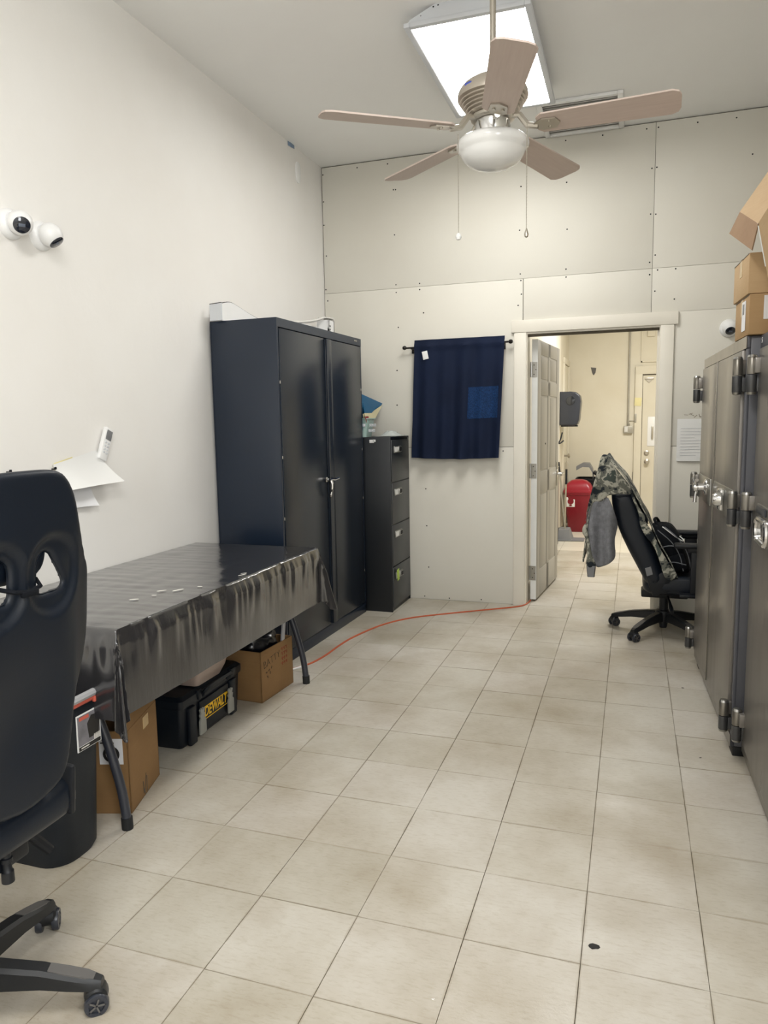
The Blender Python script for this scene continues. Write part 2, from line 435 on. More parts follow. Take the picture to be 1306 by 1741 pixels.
# far side skin of the back wall and of the far room
struct(B().mm(XL, OX0-.02, YB+.10, YB+.112, 0, 2.95), 'wall_far_front_left', 'far_white')
struct(B().mm(OX1+.02, 4.1, YB+.10, YB+.112, 0, 2.95), 'wall_far_front_right', 'far_white')
screws = [(-0.7, 3.297), (-0.458, 3.295), (-0.981, 3.278), (-0.981, 3.08), (-0.983, 2.907), (-0.969, 2.676), (-0.98, 2.423), (-0.967, 2.337), (-0.415, 3.106), (-0.398, 3.105), (-0.412, 2.782), (-0.406, 2.418), (-0.405, 2.361), (-0.22, 2.414), (-0.22, 2.369), (-0.192, 2.198), (-0.392, 2.102), (0.53, 3.022), (0.522, 2.726), (0.528, 2.424), (0.533, 2.378), (0.537, 2.283), (0.514, 2.206), (0.834, 3.29), (0.844, 3.014), (0.851, 2.701), (0.847, 2.432), (0.848, 2.378), (1.078, 3.292), (1.359, 3.294), (1.432, 3.294), (1.398, 3.039), (1.429, 3.042), (1.397, 2.746), (1.43, 2.742), (1.433, 2.477), (1.399, 2.432), (1.451, 2.378), (1.401, 2.351), (1.437, 2.24), (1.565, 2.377), (1.562, 2.179), (1.672, 3.292), (1.902, 3.288), (2.004, 3.053), (-0.407, 1.78), (-0.411, 1.517), (-0.188, 0.872), (-0.183, 0.584), (-0.171, 0.258), (-0.205, 0.024), (-0.007, 0.019), (0.244, 0.023), (0.409, 1.161), (1.86, .72)]
s0 = None
for x, z in screws:
    if s0 is None:
        s0 = B().lathe([(.0048, 0), (.0052, .0008), (.004, .0016), (.001, .0018)], 8, TR(0, 0, 0) @ RX(PI/2)).obj('drywall_screw', 'rubber', WB)
        o = s0
    else: o = s0.copy(); COL.objects.link(o)
    o.parent = WB; o.location = Vector((x, YB, z))-WB.location
# door casing
DC = struct(B().mm(OX0-.093, OX0-.006, YB-.018, YB, .0, OZ+.012, .003), 'trim_1', 'trim')
struct(B().mm(OX1+.006, OX1+.092, YB-.018, YB, 0, OZ+.012, .003), 'trim_2', 'trim')
struct(B().mm(OX0-.112, OX1+.116, YB-.022, YB, OZ+.012, OZ+.098, .003), 'trim_3', 'trim')
b = B(); b.mm(OX0-.02, OX0, YB-.005, YB+.125, 0, OZ); b.mm(OX1, OX1+.02, YB-.005, YB+.125, 0, OZ); b.mm(OX0-.02, OX1+.02, YB-.005, YB+.125, OZ, OZ+.02)
struct(b, 'trim_4', 'trim')
b = B(); b.mm(OX1-.012, OX1, YB+.035, YB+.075, 0, OZ); b.mm(OX0, OX1, YB+.035, YB+.075, OZ-.012, OZ)
struct(b, 'trim_5', 'trim')
struct(B().mm(OX0, OX1, YB+.028, YB+.034, OZ-.018, OZ-.001), 'trim_6', 'gap')   # dark weather strip under the header
# far room
FX, FY = .50, 8.72
struct(B().mm(FX-.08, FX, YB+.112, 7.42, 0, 2.95), 'wall_far_left', 'far_white')  # lit near stretch of the wall; its brightness is put into a whiter colour
struct(B().mm(FX-.14, FX-.012, 7.42, FY, 0, 2.95), 'wall_far_left_back', 'cream')
WF = struct(B().mm(FX-.2, 4.1, FY, FY+.1, 0, 2.95), 'wall_far', 'cream')
struct(B().mm(4.0, 4.1, YB+.112, FY, 0, 2.95), 'wall_far_right', 'cream')
struct(B().mm(FX, FX+.012, 4.9, 7.42, 0, .10, .003), 'baseboard_far_left', 'darkgrey')
# door on the far left wall (seen at a graze): casing and knob
b = B(); b.mm(FX-.012, FX+.012, 7.86, 7.93, 0, 2.07, .003); b.mm(FX-.012, FX+.012, 8.58, 8.65, 0, 2.07, .003); b.mm(FX-.012, FX+.012, 7.86, 8.65, 2.07, 2.14, .003)
struct(b, 'trim_7', 'cream')
D3 = struct(B().mm(FX-.012, FX-.002, 7.935, 8.575, .01, 2.065, .002), 'door_3', 'cream')
B().cyl((FX-.002, 8.02, .93), (FX+.05, 8.02, .93), .012, seg=10).lathe([(.012, 0), (.028, .008), (.03, .022), (.015, .034)], 14, TR(FX+.045, 8.02, .93) @ RY(PI/2)).obj('door_knob', 'nickel', D3, world=True, label='round nickel door knob')
# far wall door with fittings
D2 = struct(B().mm(1.43, 2.28, FY-.02, FY, .01, 1.93, .003), 'door_2', 'cream')
b = B(); b.mm(1.335, 1.425, FY-.035, FY, 0, 2.05, .004); b.mm(2.285, 2.375, FY-.035, FY, 0, 2.05, .004); b.mm(1.335, 2.375, FY-.036, FY, 1.945, 2.05, .004)
struct(b, 'trim_8', 'cream')
b = B(); b.mm(1.425, 1.432, FY-.022, FY-.004, 0, 1.945); b.mm(1.425, 2.285, FY-.022, FY-.004, 1.931, 1.945); struct(b, 'trim_9', 'gap')
def knob(x, z, r, parent, name, mat, y=FY-.02):
    B().lathe([(r*.9, 0), (r, .006), (r*.45, .012), (r*.4, .03), (r*.85, .04), (r*.9, .055), (r*.4, .066)], 16, TR(x, y, z) @ RX(PI/2)).obj(name, mat, parent, world=True)
knob(1.50, .82, .035, D2, 'door_knob', 'nickel'); 
B().lathe([(.033, 0), (.034, .008), (.02, .014), (.018, .02)], 16, TR(1.495, FY-.02, .93) @ RX(PI/2)).obj('deadbolt', 'nickel', D2, world=True)
b = B(); b.mm(1.50, 1.62, FY-.026, FY-.02, 1.02, 1.40, .004); b.obj('push_plate', 'white', D2, world=True, label='white plate above the knob')
B().mm(1.548, 1.572, FY-.05, FY-.026, 1.11, 1.28, .006).obj('pull_handle', 'nickel', D2, world=True)
b = B(); b.mm(1.45, 1.56, FY-.03, FY-.02, 1.875, 1.90, .003); b.poly([(1.46, FY-.03, 1.875), (1.55, FY-.03, 1.875), (1.505, FY-.03, 1.835)], (0, .01, 0)); b.obj('closer_bracket', 'nickel', D2, world=True)
# panelled window / vent outline above the far door
b = B(); b.mm(1.40, 1.415, FY-.02, FY, 2.10, 2.95); b.mm(1.40, 1.60, FY-.02, FY, 2.10, 2.115); b.mm(1.47, 1.56, FY-.028, FY, 2.42, 2.9, .005)
struct(b, 'trim_10', 'cream')

# ================================================================= CEILING FITTINGS
PL = thing('ceiling_light', 'large lit rectangular ceiling panel light in a white frame above the fan', 'light', (.54, 2.66, 3.335))
fx0, fx1, fy0, fy1, fz = .238, .838, 2.10, 3.22, 3.25
b = B(); rr = lambda x0, x1, y0, y1, z: [(x0, y0, z), (x1, y0, z), (x1, y1, z), (x0, y1, z)]
b.loft([rr(fx0+.012, fx1-.012, fy0+.012, fy1-.012, fz+.012), rr(fx0+.03, fx1-.03, fy0+.01, fy1-.03, fz+.03), rr(fx0+.15, fx1-.15, fy0+.02, fy1-.03, 3.335)]).obj('housing', 'housing', PL, world=True)
b = B()
for x0, x1, y0, y1 in ((fx0, fx0+.03, fy0, fy1), (fx1-.03, fx1, fy0, fy1), (fx0+.03, fx1-.03, fy0, fy0+.03), (fx0+.03, fx1-.03, fy1-.03, fy1)):
    b.mm(x0, x1, y0, y1, fz-.006, fz+.016, .004)
b.obj('frame', 'housing', PL, world=True)
B().mm(fx0+.03, fx1-.03, fy0+.03, fy1-.03, fz+.001, fz+.008).obj('diffuser', 'diffuser', PL, world=True)
for x, y, z in ((.382, 2.117, 3.322), (.405, 2.118, 3.326), (.322, 2.113, 3.29)): B().lathe([(.005, -.004), (.004, .0), (.002, .002)], 8, TR(x, y, z) @ RX(PI/2)).obj('screw', 'rubber', PL, world=True)
GV = thing('ceiling_vent', 'square white framed ceiling air vent with grey louvres behind the fan', 'vent', (.96, 3.67, 3.335))
vx0, vx1, vy0, vy1 = .70, 1.218, 3.385, 3.955
b = B()
for x0, x1, y0, y1 in ((vx0, vx0+.035, vy0, vy1), (vx1-.035, vx1, vy0, vy1), (vx0+.035, vx1-.035, vy0, vy0+.035), (vx0+.035, vx1-.035, vy1-.035, vy1)):
    b.mm(x0, x1, y0, y1, 3.315, 3.335, .004)
b.obj('frame', 'white', GV, world=True)
B().mm(vx0+.03, vx1-.03, vy0+.03, vy1-.03, 3.331, 3.334).obj('backing', 'grille', GV, world=True)
sl = None
for k in range(13):
    y = vy0+.06+k*.0375
    if sl is None: sl = B().box((0, 0, 0), (vx1-vx0-.07, .026, .0025), 0, Matrix.Rotation(.6, 3, 'X')).obj('louvre', 'grille', GV); o = sl
    else: o = sl.copy(); COL.objects.link(o); o.parent = GV
    o.location = ((vx0+vx1)/2-.96, y-3.67, -.012)

FC = (.79, 1.418)
FAN = thing('ceiling_fan', 'five blade ceiling fan with pale wooden blades, nickel motor and opal bowl light', 'fan', (*FC, 2.30))
def fp(b, name, mat, parent=FAN, **kw): return b.mv(TR(0, 0, -2.30)).obj(name, mat, parent, **kw)
fp(B().lathe([(.012, 2.64), (.012, 3.335)], 14), 'downrod', 'nickel')
fp(B().lathe([(.02, 3.25), (.055, 3.275), (.068, 3.335)], 24), 'canopy', 'nickel')
prof = [(.025, 2.662), (.055, 2.656), (.090, 2.645), (.116, 2.627), (.129, 2.606), (.132, 2.590), (.131, 2.582)]
z = 2.580; r = .128
for k in range(5):
    prof += [(r-.010, z-.002), (r-.010, z-.006), (r-.003, z-.0075), (r-.005, z-.010)]; z -= .0105; r -= .0075
prof += [(.080, z-.003), (.055, z-.003)]
fp(B().lathe(prof, 40), 'motor_housing', 'motor', ang=28)
fp(B().lathe([(.060, 2.530), (.075, 2.526), (.082, 2.520), (.082, 2.510), (.07, 2.505)], 32), 'flywheel', 'nickel')
fp(B().lathe([(.05, 2.507), (.064, 2.503), (.066, 2.485), (.062, 2.462), (.058, 2.440)], 32), 'switch_housing', 'chrome')
fp(B().lathe([(.055, 2.4466), (.10, 2.4449), (.122, 2.4398), (.134, 2.4279), (.1365, 2.4151), (.132, 2.4032), (.123, 2.3947), (.119, 2.3871), (.116, 2.3786), (.108, 2.3667), (.094, 2.3531), (.075, 2.3429), (.05, 2.3352), (.02, 2.3314), (.004, 2.3310)], 48), 'lamp_bowl', 'globe', ang=60)
fp(B().mv(Matrix()).box((-.070, -.106, 2.604), (.032, .004, .014), .004, Matrix.Rotation(-.56, 3, 'Z') @ Matrix.Rotation(.35, 3, 'X')), 'sticker', simple('blue_sticker', '#4a5cb8', .4), label='small blue oval sticker')
# blades, each a copy turned about the hub
def blade_bm():
    pts = []
    L0, L1, w0, w1 = .165, .66, .058, .070
    pts = [(L0, -w0+.02), (L0+.02, -w0), (L1-.03, -w1), (L1-.008, -w1+.012), (L1, -w1+.035), (L1, w1-.035), (L1-.008, w1-.012), (L1-.03, w1), (L0+.02, w0), (L0, w0-.02)]
    b = B(); b.poly([(x, y, -.003) for x, y in pts], (0, 0, .006))
    return b
TILT = TR(0, 0, .172) @ RX(-math.radians(11))
bl0 = blade_bm().mv(TILT).obj('blade', 'blade', FAN)
ib = B(); ib.poly([(.155, -.012, -.009), (.185, -.034, -.009), (.235, -.03, -.009), (.25, 0, -.009), (.235, .03, -.009), (.185, .034, -.009), (.155, .012, -.009)], (0, 0, .005))
ib.lathe([(.006, -.013), (.006, -.009)], 8, TR(.21, .016, 0)); ib.lathe([(.006, -.013), (.006, -.009)], 8, TR(.21, -.016, 0))
ib.mv(TILT); ib.tube([(.07, 0, .214), (.10, 0, .212), (.13, 0, .172), (.17, 0, .163)], [.010, .012, .012, .011], 8)
ir0 = ib.obj('blade_iron', 'nickel', bl0)
for k, a in enumerate((-2, 70, 142, 214, 286)):
    o = bl0 if k == 0 else dup(bl0, FAN)
    o.rotation_euler = (0, 0, math.radians(a))
def chain(x, y, z0, z1, name, pend):
    b = B(); n = int((z0-z1)/.012)
    b.cyl((x, y, z0), (x, y, z1), .0014, seg=6)
    for k in range(n): b.lathe([(.0005, -.002), (.0022, 0), (.0005, .002)], 6, TR(x, y, z0-k*.012))
    c = fp(b, 'pull_chain', 'nickel', label=f'pull chain ending in a {pend}')
    if pend == 'ball': q = B().lathe([(.001, -.012), (.008, -.009), (.0115, 0), (.008, .009), (.003, .014)], 14, TR(x, y, z1-.01)); m = 'white'
    else: q = B().lathe([(.001, -.018), (.007, -.014), (.0085, -.006), (.005, .006), (.002, .016)], 14, TR(x, y, z1-.012)); m = 'nickel'
    q.mv(TR(0, 0, -2.30)).obj('chain_pendant', m, c)
chain(-.10, -.145+.0, 2.42, 2.072, 'a', 'ball'); 
chain(.137, -.065, 2.45, 2.085, 'b', 'teardrop')

# ================================================================= LEFT WALL ITEMS
def turret(y, z, label, look, wall='L', x=XL, rx=0):
    """dome camera: base ring on the wall, ball, lens face"""
    t = thing('security_camera', label, 'camera', (x, y, z) if wall == 'L' else (rx, YB, z), 0, 'white dome cameras')
    A = RY(PI/2) if wall == 'L' else RX(PI/2)     # local z of lathe points out of the wall
    B().lathe([(.058, 0), (.058, .012), (.052, .022), (.046, .028), (.03, .029)], 32, A).obj('base', 'white', t)
    c = A @ Vector((0, 0, .055))
    B().lathe([(.002, -.047), (.02, -.043), (.036, -.031), (.045, -.014), (.047, 0), (.045, .014), (.038, .028), (.030, .036)], 32, TR(*c) @ Vector(look).to_track_quat('Z', 'Y').to_matrix().to_4x4()).obj('ball', 'white', t)
    Q = TR(*c) @ Vector(look).to_track_quat('Z', 'Y').to_matrix().to_4x4()
    f_ = B().lathe([(.031, .034), (.031, .0385), (.027, .0415), (.005, .0425)], 28, Q).obj('lens_face', 'lens', t)
    B().box((0, 0, .0425), (.024, .012, .003), .001).mv(Q).obj('lens', 'lensin', f_)
    return t
turret(.862, 2.175, 'white dome security camera high on left wall, left one of two', (.72, -.55, -.42))
turret(1.018, 2.165, 'white dome security camera high on left wall, right one of two', (.55, .25, -.8))
turret(0, 1.968, 'white dome security camera on back wall beside stacked cartons', (.05, -.7, -.72), 'B', rx=1.905)
o = tag(B().box((XL+.004, 3.435, 3.322), (.003, .10, .028), .001, Matrix.Rotation(.08, 3, 'X')).obj('painters_tape', 'tape_blue'), 'short strip of blue tape near the ceiling on left wall', 'tape')
b = B(); b.loft([[(XL+h, 3.535+s*(p[0]), 3.18+s*p[1]) for p in rrect(-.035, .035, -.085, .06, .034)] for h, s in ((.001, 1), (.008, 1), (.012, .8), (.013, .4))])
tag(b.obj('wall_cover', 'white'), 'small rounded white cover plate high on left wall by corner', 'cover plate')
for y, z, lb in ((0.992, 1.220, 'tiny black hook on left wall just above the near chair, right one'), (0.756, 1.224, 'tiny black hook on left wall above the near chair, left one')):
    tag(B().cyl((XL, y, z-.004), (XL+.02, y, z-.004), .003, seg=8).box((XL+.02, y, z), (.005, .013, .011), .003).obj('wall_hook', 'black'), lb, 'hook')
# remote control in holder, papers
RC = thing('remote_control', 'white air conditioner remote with grey screen tilted on left wall', 'remote', (XL+.012, 1.31, 1.31))
RM = Matrix.Rotation(-.42, 4, 'X')
B().box((.006, 0, 0), (.022, .052, .155), .006).mv(RM).obj('body', 'white', RC)
B().box((.018, 0, .043), (.002, .036, .045), .0006).mv(RM).obj('screen', 'grey', RC)
b = B()
for i in range(4):
    for j in range(2): b.box((.018, -.009+j*.018, .006-i*.016), (.003, .011, .008), .001)
b.mv(RM).obj('buttons', 'housing', RC)
def sheetpaper(name, pts, mat, label, curl=.02, cat='paper', x=XL+.014):
    P4 = [Vector(p) for p in pts]
    def fn(u, v):
        a = P4[0].lerp(P4[1], u); c = P4[3].lerp(P4[2], u); p = a.lerp(c, v)
        return (x+curl*v*v+.006*math.sin(u*5+v*2)*v, p.x, p.y)
    return tag(B().grid(fn, 14, 14, .0006).obj(name, mat), label, cat)
sheetpaper('paper_sheet', [(.985, 1.235), (1.25, 1.285), (1.37, 1.135), (1.02, 1.125)], 'paper', 'crumpled white paper sheet pinned on left wall under the remote', .05)
sheetpaper('paper_sheet', [(1.05, 1.16), (1.205, 1.145), (1.235, 1.035), (1.06, 1.043)], 'label', 'plain paper sheet hanging below the crumpled one on left wall', .02, x=XL+.004)
sheetpaper('sticky_note', [(1.0, 1.24), (1.11, 1.262), (1.12, 1.22), (1.0, 1.20)], 'yellow', 'yellow note tucked behind the crumpled sheet on left wall', .006, 'note', x=XL+.005)

# ================================================================= BACK WALL ITEMS
CR = thing('curtain_rod', 'thin dark curtain rod with ball ends on the back wall', 'curtain rod', (.07, YB-.05, 1.945))
B().cyl((-.385, 0, -.006), (.395, 0, .004), .007, seg=12).obj('rod', 'rod', CR)
for s in (-1, 1):
    B().lathe([(.004, -.006), (.012, -.002), (.0165, .010), (.012, .022), (.003, .026)], 16, TR(.39*s, 0, .004*s) @ RY(PI/2*s)).obj('finial', 'rod', CR)
    B().box((.345*s, .025, -.012), (.016, .05, .010), .002).box((.345*s, .046, -.02), (.022, .006, .05), .002).obj('bracket', 'rod', CR)
def cur(u, v):
    xl = -.248+(-.280+.248)*(1-v); xr = .430+(.393-.430)*(1-v)
    zt = 1.992+.0*u; zb = 1.115-.010*math.sin(u*PI)
    z = zb+(zt-zb)*v
    amp = .006+.012*(1-v)
    if v > .94: amp *= .6
    off = amp*(math.sin(u*30)+.6*math.sin(u*17+1))+.006*noise.noise(Vector((u*5, v*4, 2)))
    bul = -.010*math.exp(-((z-1.945)/.02)**2)
    return (xl+(xr-xl)*u, YB-.062-.012*(1-v)+off+bul, z)
CU = tag(B().grid(cur, 90, 50, .003).obj('curtain', 'navy'), 'short navy blue curtain panel hanging from the dark rod', 'curtain')
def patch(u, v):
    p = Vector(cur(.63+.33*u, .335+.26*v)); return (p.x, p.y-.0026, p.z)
B().grid(patch, 34, 20, .001).obj('blue_light_patch', 'bluelight', CU, world=True, label='blue patch of light put into the curtain colour')  # square of blue light on the cloth, painted as a thin layer
p = cur(.135, .87)
B().box((p[0], p[1]-.006, p[2]), (.042, .002, .060), .0006, Matrix.Rotation(-.2, 3, 'Y')).obj('care_tag', 'paper', CU, world=True, label='small white care tag')
# paper notice on back wall
def pn(u, v): return (1.605+.20*u, YB-.004-.01*(1-v)*(.5+.5*math.sin(3*u)), 1.087+.288*v)
NP = tag(B().grid(pn, 12, 16, .0006).obj('paper_notice', 'paper'), 'ruled white paper notice on back wall right of the doorway', 'paper')
b = B()
for k in range(10):
    z = 1.31-k*.0205; w = (.14, .15, .155, .09, .155, .155, .12, .15, .155, .1)[k]
    b.box((1.628+w/2, YB-.0125, z), (w, .0006, .0018))
b.obj('ruled_lines', simple('pale_ruling', '#a6a8ae', .8), NP, world=True)
b = B()
for (x, z, a) in ((1.70, 1.40, .5), (1.72, 1.392, -.7), (1.755, 1.388, .3), (1.745, 1.395, 1.2), (1.66, 1.402, .1), (1.69, 1.41, -.3)):
    b.box((x, YB-.0005, z), (.026, .001, .003), 0, Matrix.Rotation(a, 3, 'Y'))
b.obj('torn_paper_marks', 'grout', WB, world=True)

# ================================================================= STEEL CUPBOARD, FILING CABINET
CAB = thing('steel_cupboard', 'tall dark double door steel cupboard standing at the end of the table', 'cabinet', (-.553, 2.237, 0), -.030)
cw, cd, ch = 1.235, .425, 1.972        # local: front at x = 0 facing +x, width along +y
b = B(); t = .02
b.mm(-cd, 0, 0, t, .0, ch, .003); b.mm(-cd, 0, cw-t, cw, 0, ch, .003); b.mm(-cd+.001, -.001, t, cw-t, ch-.05, ch-.0005); b.mm(-.0015, .0008, .002, cw-.002, ch-.05, ch-.001); b.mm(-cd, -cd+.01, 0, cw, 0, ch); b.mm(-cd, -.004, t, cw-t, .0, .075, .002); b.mm(-.02, 0, 0, cw, 0, .07, .002); b.mm(-.05, -.03, t, cw-t, .07, ch-.05)
b.obj('carcass', 'cabinet', CAB)
dz0, dz1, mid = .078, ch-.056, cw*.5
b = B(); b.mm(-.025, .004, t+.004, mid-.012, dz0, dz1, .004).obj('door', 'cabdoor', CAB, label='left door with the chrome handle')
b = B(); b.mm(-.025, .004, mid+.012, cw-t-.004, dz0, dz1, .004).mm(.004, .014, mid+.012, mid+.085, dz0, dz1, .003).obj('door', 'cabdoor', CAB, label='right door with a raised inner stile')
B().mm(-.024, -.010, mid-.0125, mid+.0125, dz0, dz1).obj('door_gap', 'gap', CAB)
h = B(); hz, hy = 1.03, mid-.03
h.lathe([(.016, 0), (.018, .006), (.012, .012), (.010, .03)], 16, TR(.004, hy, hz) @ RY(PI/2))
h.tube(curve_pts([(.034, hy-.012, hz), (.036, hy+.02, hz+.002), (.036, hy+.06, hz-.002), (.040, hy+.115, hz+.004)], 5), .009, 8)
h.tube(curve_pts([(.030, hy+.012, hz), (.040, hy+.014, hz-.03), (.036, hy+.014, hz-.075), (.026, hy+.010, hz-.11)], 5), [.010]*10+[.008]*5+[.005], 8)
h.obj('handle', 'chrome', CAB, label='chrome lever handle')
for z in (.32, .85, 1.2, 1.62):
    for y in (t+.001, cw-t): B().cyl((.001, y, z-.008), (.001, y, z+.008), .003, seg=8).obj('hinge_pin', 'nickel', CAB)
B().box((.001, cw-.10, ch-.022), (.002, .05, .012), .001).obj('badge', 'steel', CAB)

# white panel pieces lying on the cupboard
WT = thing('white_board', 'long white board with dark edge lying on top of the steel cupboard', 'board', (-.96, 2.27, 1.972))
top_e = [(-.038, .092), (.06, .112), (.16, .100), (.30, .074), (.50, .050), (.62, .038), (.95, .034)]
pl = [(-.034, .0005)]+[(p.y, p.z) for p in curve_pts([(0, y, z) for y, z in top_e], 4)]+[(.95, .0005)]
B().poly([(.055, y, z) for y, z in pl], (.018, 0, 0)).obj('board_panel', 'white', WT)
B().tube(curve_pts([(.066, y, z+.002) for y, z in top_e], 4), .003, 6).obj('edge_strip', 'rod', WT)
B().poly([(0, -.045, .0005), (.075, -.045, .0005), (.075, -.045, .095), (0, -.045, .090)], (0, .010, 0)).obj('end_panel', 'housing', WT)
B().cyl((0, -.042, .092), (.075, -.042, .097), .003, seg=6).obj('edge_strip', 'rod', WT)
MR = tag(B().tube(curve_pts([(-.70, 2.50, 1.99), (-.72, 2.85, 2.026), (-.735, 3.15, 2.072), (-.74, 3.34, 2.116)], 6), .009, 8).box((-.742, 3.385, 2.118), (.07, .12, .010), .004, Matrix.Rotation(.06, 3, 'X')).box((-.742, 3.46, 2.116), (.05, .05, .014), .005).obj('metal_strip', 'grille'), 'bent grey metal strip lying across the top of the steel cupboard', 'metal strip')
b = B(); b.mm(-.79, -.70, 3.335, 3.345, 1.974, 2.100).mm(-.79, -.70, 3.425, 3.435, 1.974, 2.10).mm(-.79, -.78, 3.335, 3.435, 1.974, 2.10).mm(-.71, -.70, 3.335, 3.435, 1.974, 2.10).mm(-.79, -.70, 3.335, 3.435, 1.974, 1.984)
BX = tag(b.obj('bracket_box', 'white'), 'small upright white box under the end of the bent metal strip', 'box')
b = B(); b.mm(-.70, -.698, 3.35, 3.362, 2.03, 2.042).mm(-.70, -.698, 3.35, 3.362, 2.052, 2.064).obj('slot', 'ink', BX, world=True)
BP = tag(B().box((-.79, 3.13, 2.014), (.010, .36, .08), .002, Matrix.Rotation(-.04, 3, 'Z')).obj('backboard', 'white'), 'scuffed short white panel standing on the cupboard beside the small box', 'board')

FCB = thing('filing_cabinet', 'tall black four drawer filing cabinet between steel cupboard and curtain', 'cabinet', (-.318, 3.498, 0), 0)
fw, fd, fh = .455, .62, 1.283
b = B(); b.mm(-fd, 0, 0, .014, 0, fh, .002).mm(-fd, 0, fw-.014, fw, 0, fh, .002).mm(-fd+.001, -.001, .014, fw-.014, fh-.016, fh-.0005).mm(-fd, -fd+.008, 0, fw, 0, fh).mm(-fd, -.01, .01, fw-.01, 0, .03).mm(-.03, -.024, .014, fw-.014, .03, fh-.016)
for k in range(1, 4): b.mm(-.03, -.004, .014, fw-.014, .03+k*.309-.004, .03+k*.309+.004)
b.obj('carcass', 'filing', FCB)
d0 = None
for k in range(4):
    z0 = .034+k*.309
    if d0 is None:
        d0 = B().mm(-.024, .004, .016, fw-.016, 0, .300, .003).obj('drawer', 'drawer', FCB)
        q = B().mm(.004, .012, .06, .22, .205, .255, .003).mm(.004, .02, .145, .215, .21, .25, .004); q.obj('label_frame', 'steel', d0)
        B().mm(.0045, .0135, .068, .135, .212, .248).obj('label_card', 'paper', d0)
        B().mm(.0185, .0205, .152, .208, .215, .245, .002).obj('pull_recess', 'rubber', d0)
        o = d0
    else: o = dup(d0, FCB)
    o.location = (0, 0, z0)
B().box((.022, .075, .238), (.002, .05, .085), .0008, Matrix.Rotation(.12, 3, 'X')).obj('lime_tag', 'lime', d0, label='lime green tag on the lowest drawer pull')
B().lathe([(.011, 0), (.012, .004), (.009, .008)], 14, TR(.0, .42, fh-.025) @ RY(PI/2)).obj('lock', 'steel', FCB)
B().box((-.14, -.0015, fh-.03), (.035, .003, .022), .001).box((-.12, -.0015, fh-.026), (.02, .003, .016), .001).obj('sticker', 'paper', FCB, label='white torn sticker on the side')
# basket with papers, plastic wrap on the filing cabinet
BK = thing('storage_basket', 'mint plastic basket of papers on the filing cabinet', 'basket', (-.62, 3.60, fh))
def ringb(s, z): return [(x*s, y*s, z) for x, y in rrect(-.13, .13, -.085, .085, .03)]
b = B(); b.loft([ringb(.82, .0005), ringb(.86, .05), ringb(1, .125), ringb(1.05, .13), ringb(1.05, .136), ringb(.98, .136), ringb(.84, .05), ringb(.8, .006)]).obj('shell', 'basket', BK)
b = B()
for k in range(6):
    for s in (-1, 1):
        b.box((-.10+k*.04, s*.0885, .085), (.022, .004, .022), .002)
    b.box((.136, -.06+k*.024, .085), (.004, .014, .022), .002); b.box((.128, -.06+k*.024, .045), (.004, .014, .022), .002)
b.obj('lattice', 'housing', BK, kind='stuff')
def leaf(name, mat, pts, d, label, cat='folder'):
    return tag(B().poly(pts, d).obj(name, mat), label, cat)
leaf('blue_folder', 'blue', [(-.535, 3.50, 1.33), (-.53, 3.485, 1.593), (-.525, 3.95, 1.532), (-.535, 3.665, 1.36)], (-.004, 0, 0), 'blue card folder standing in the mint basket on filing cabinet')
leaf('cream_envelope', 'cream_paper', [(-.522, 3.54, 1.34), (-.520, 3.50, 1.45), (-.518, 3.70, 1.468), (-.515, 3.92, 1.519), (-.52, 3.665, 1.36)], (-.003, 0, 0), 'cream envelope in front of the blue folder in the basket', 'envelope')
leaf('blue_booklet', 'blue', [(-.514, 3.55, 1.36), (-.512, 3.482, 1.528), (-.512, 3.72, 1.478), (-.514, 3.64, 1.45)], (-.003, 0, 0), 'small dark blue booklet in front of the cream envelope', 'booklet')
leaf('cream_paper', 'cream_paper', [(-.507, 3.55, 1.35), (-.506, 3.485, 1.455), (-.506, 3.66, 1.457), (-.507, 3.66, 1.36)], (-.002, 0, 0), 'cream paper slip poking from the front of the basket', 'paper')
leaf('red_card', 'redlid', [(-.503, 3.55, 1.36), (-.502, 3.49, 1.43), (-.502, 3.56, 1.434), (-.503, 3.60, 1.37)], (-.002, 0, 0), 'small red card at the front of the mint basket', 'card')
def wr(u, v):
    x = -.47+.17*u; y = 3.60+.27*v
    return (x, y, fh+.004+.035*max(0, math.sin(u*PI)*math.sin(v*PI))**1.5+.02*abs(noise.noise(Vector((u*5, v*6, 3))))*math.sin(u*PI)*math.sin(v*PI))
tag(B().grid(wr, 22, 26, .001).obj('plastic_wrap', 'wrap'), 'crumpled clear plastic wrap lying on top of the filing cabinet', 'plastic wrap')

# ================================================================= TABLE, CLOTH, THINGS UNDER IT
TB = thing('folding_table', 'long folding table under black plastic film against left wall', 'table', (-.61, 1.21, 0))
tx0, tx1, ty0, ty1, tz = -.975, -.255, .425, 2.00, .733
B().mm(tx0, tx1, ty0, ty1, tz-.045, tz, .012).obj('table_top', 'grey', TB, world=True)
for y in (.495, 1.976):
    for k in (1, -1):
        X = lambda x: -.615+k*(x+.615)
        pts = [(X(-.575), y, .70), (X(-.50), y, .60), (X(-.43), y, .45), (X(-.385), y, .335), (X(-.350), y, .22), (X(-.328), y, .13), (X(-.315), y, .03)]
        l_ = B().tube(curve_pts(pts, 4), .0165, 12).obj('leg', 'darkgrey', TB, world=True)
        B().cyl((X(-.3145), y, .001), (X(-.316), y, .045), .0195, seg=14).obj('rubber_foot', 'rubber', l_, world=True)
    B().cyl((-.615+.185, y, .45), (-.615-.185, y, .45), .011, seg=10).obj('cross_bar', 'darkgrey', TB, world=True)
    B().mm(-.70, -.53, y-.02, y+.02, .675, .69, .004).obj('leg_mount', 'darkgrey', TB, world=True)
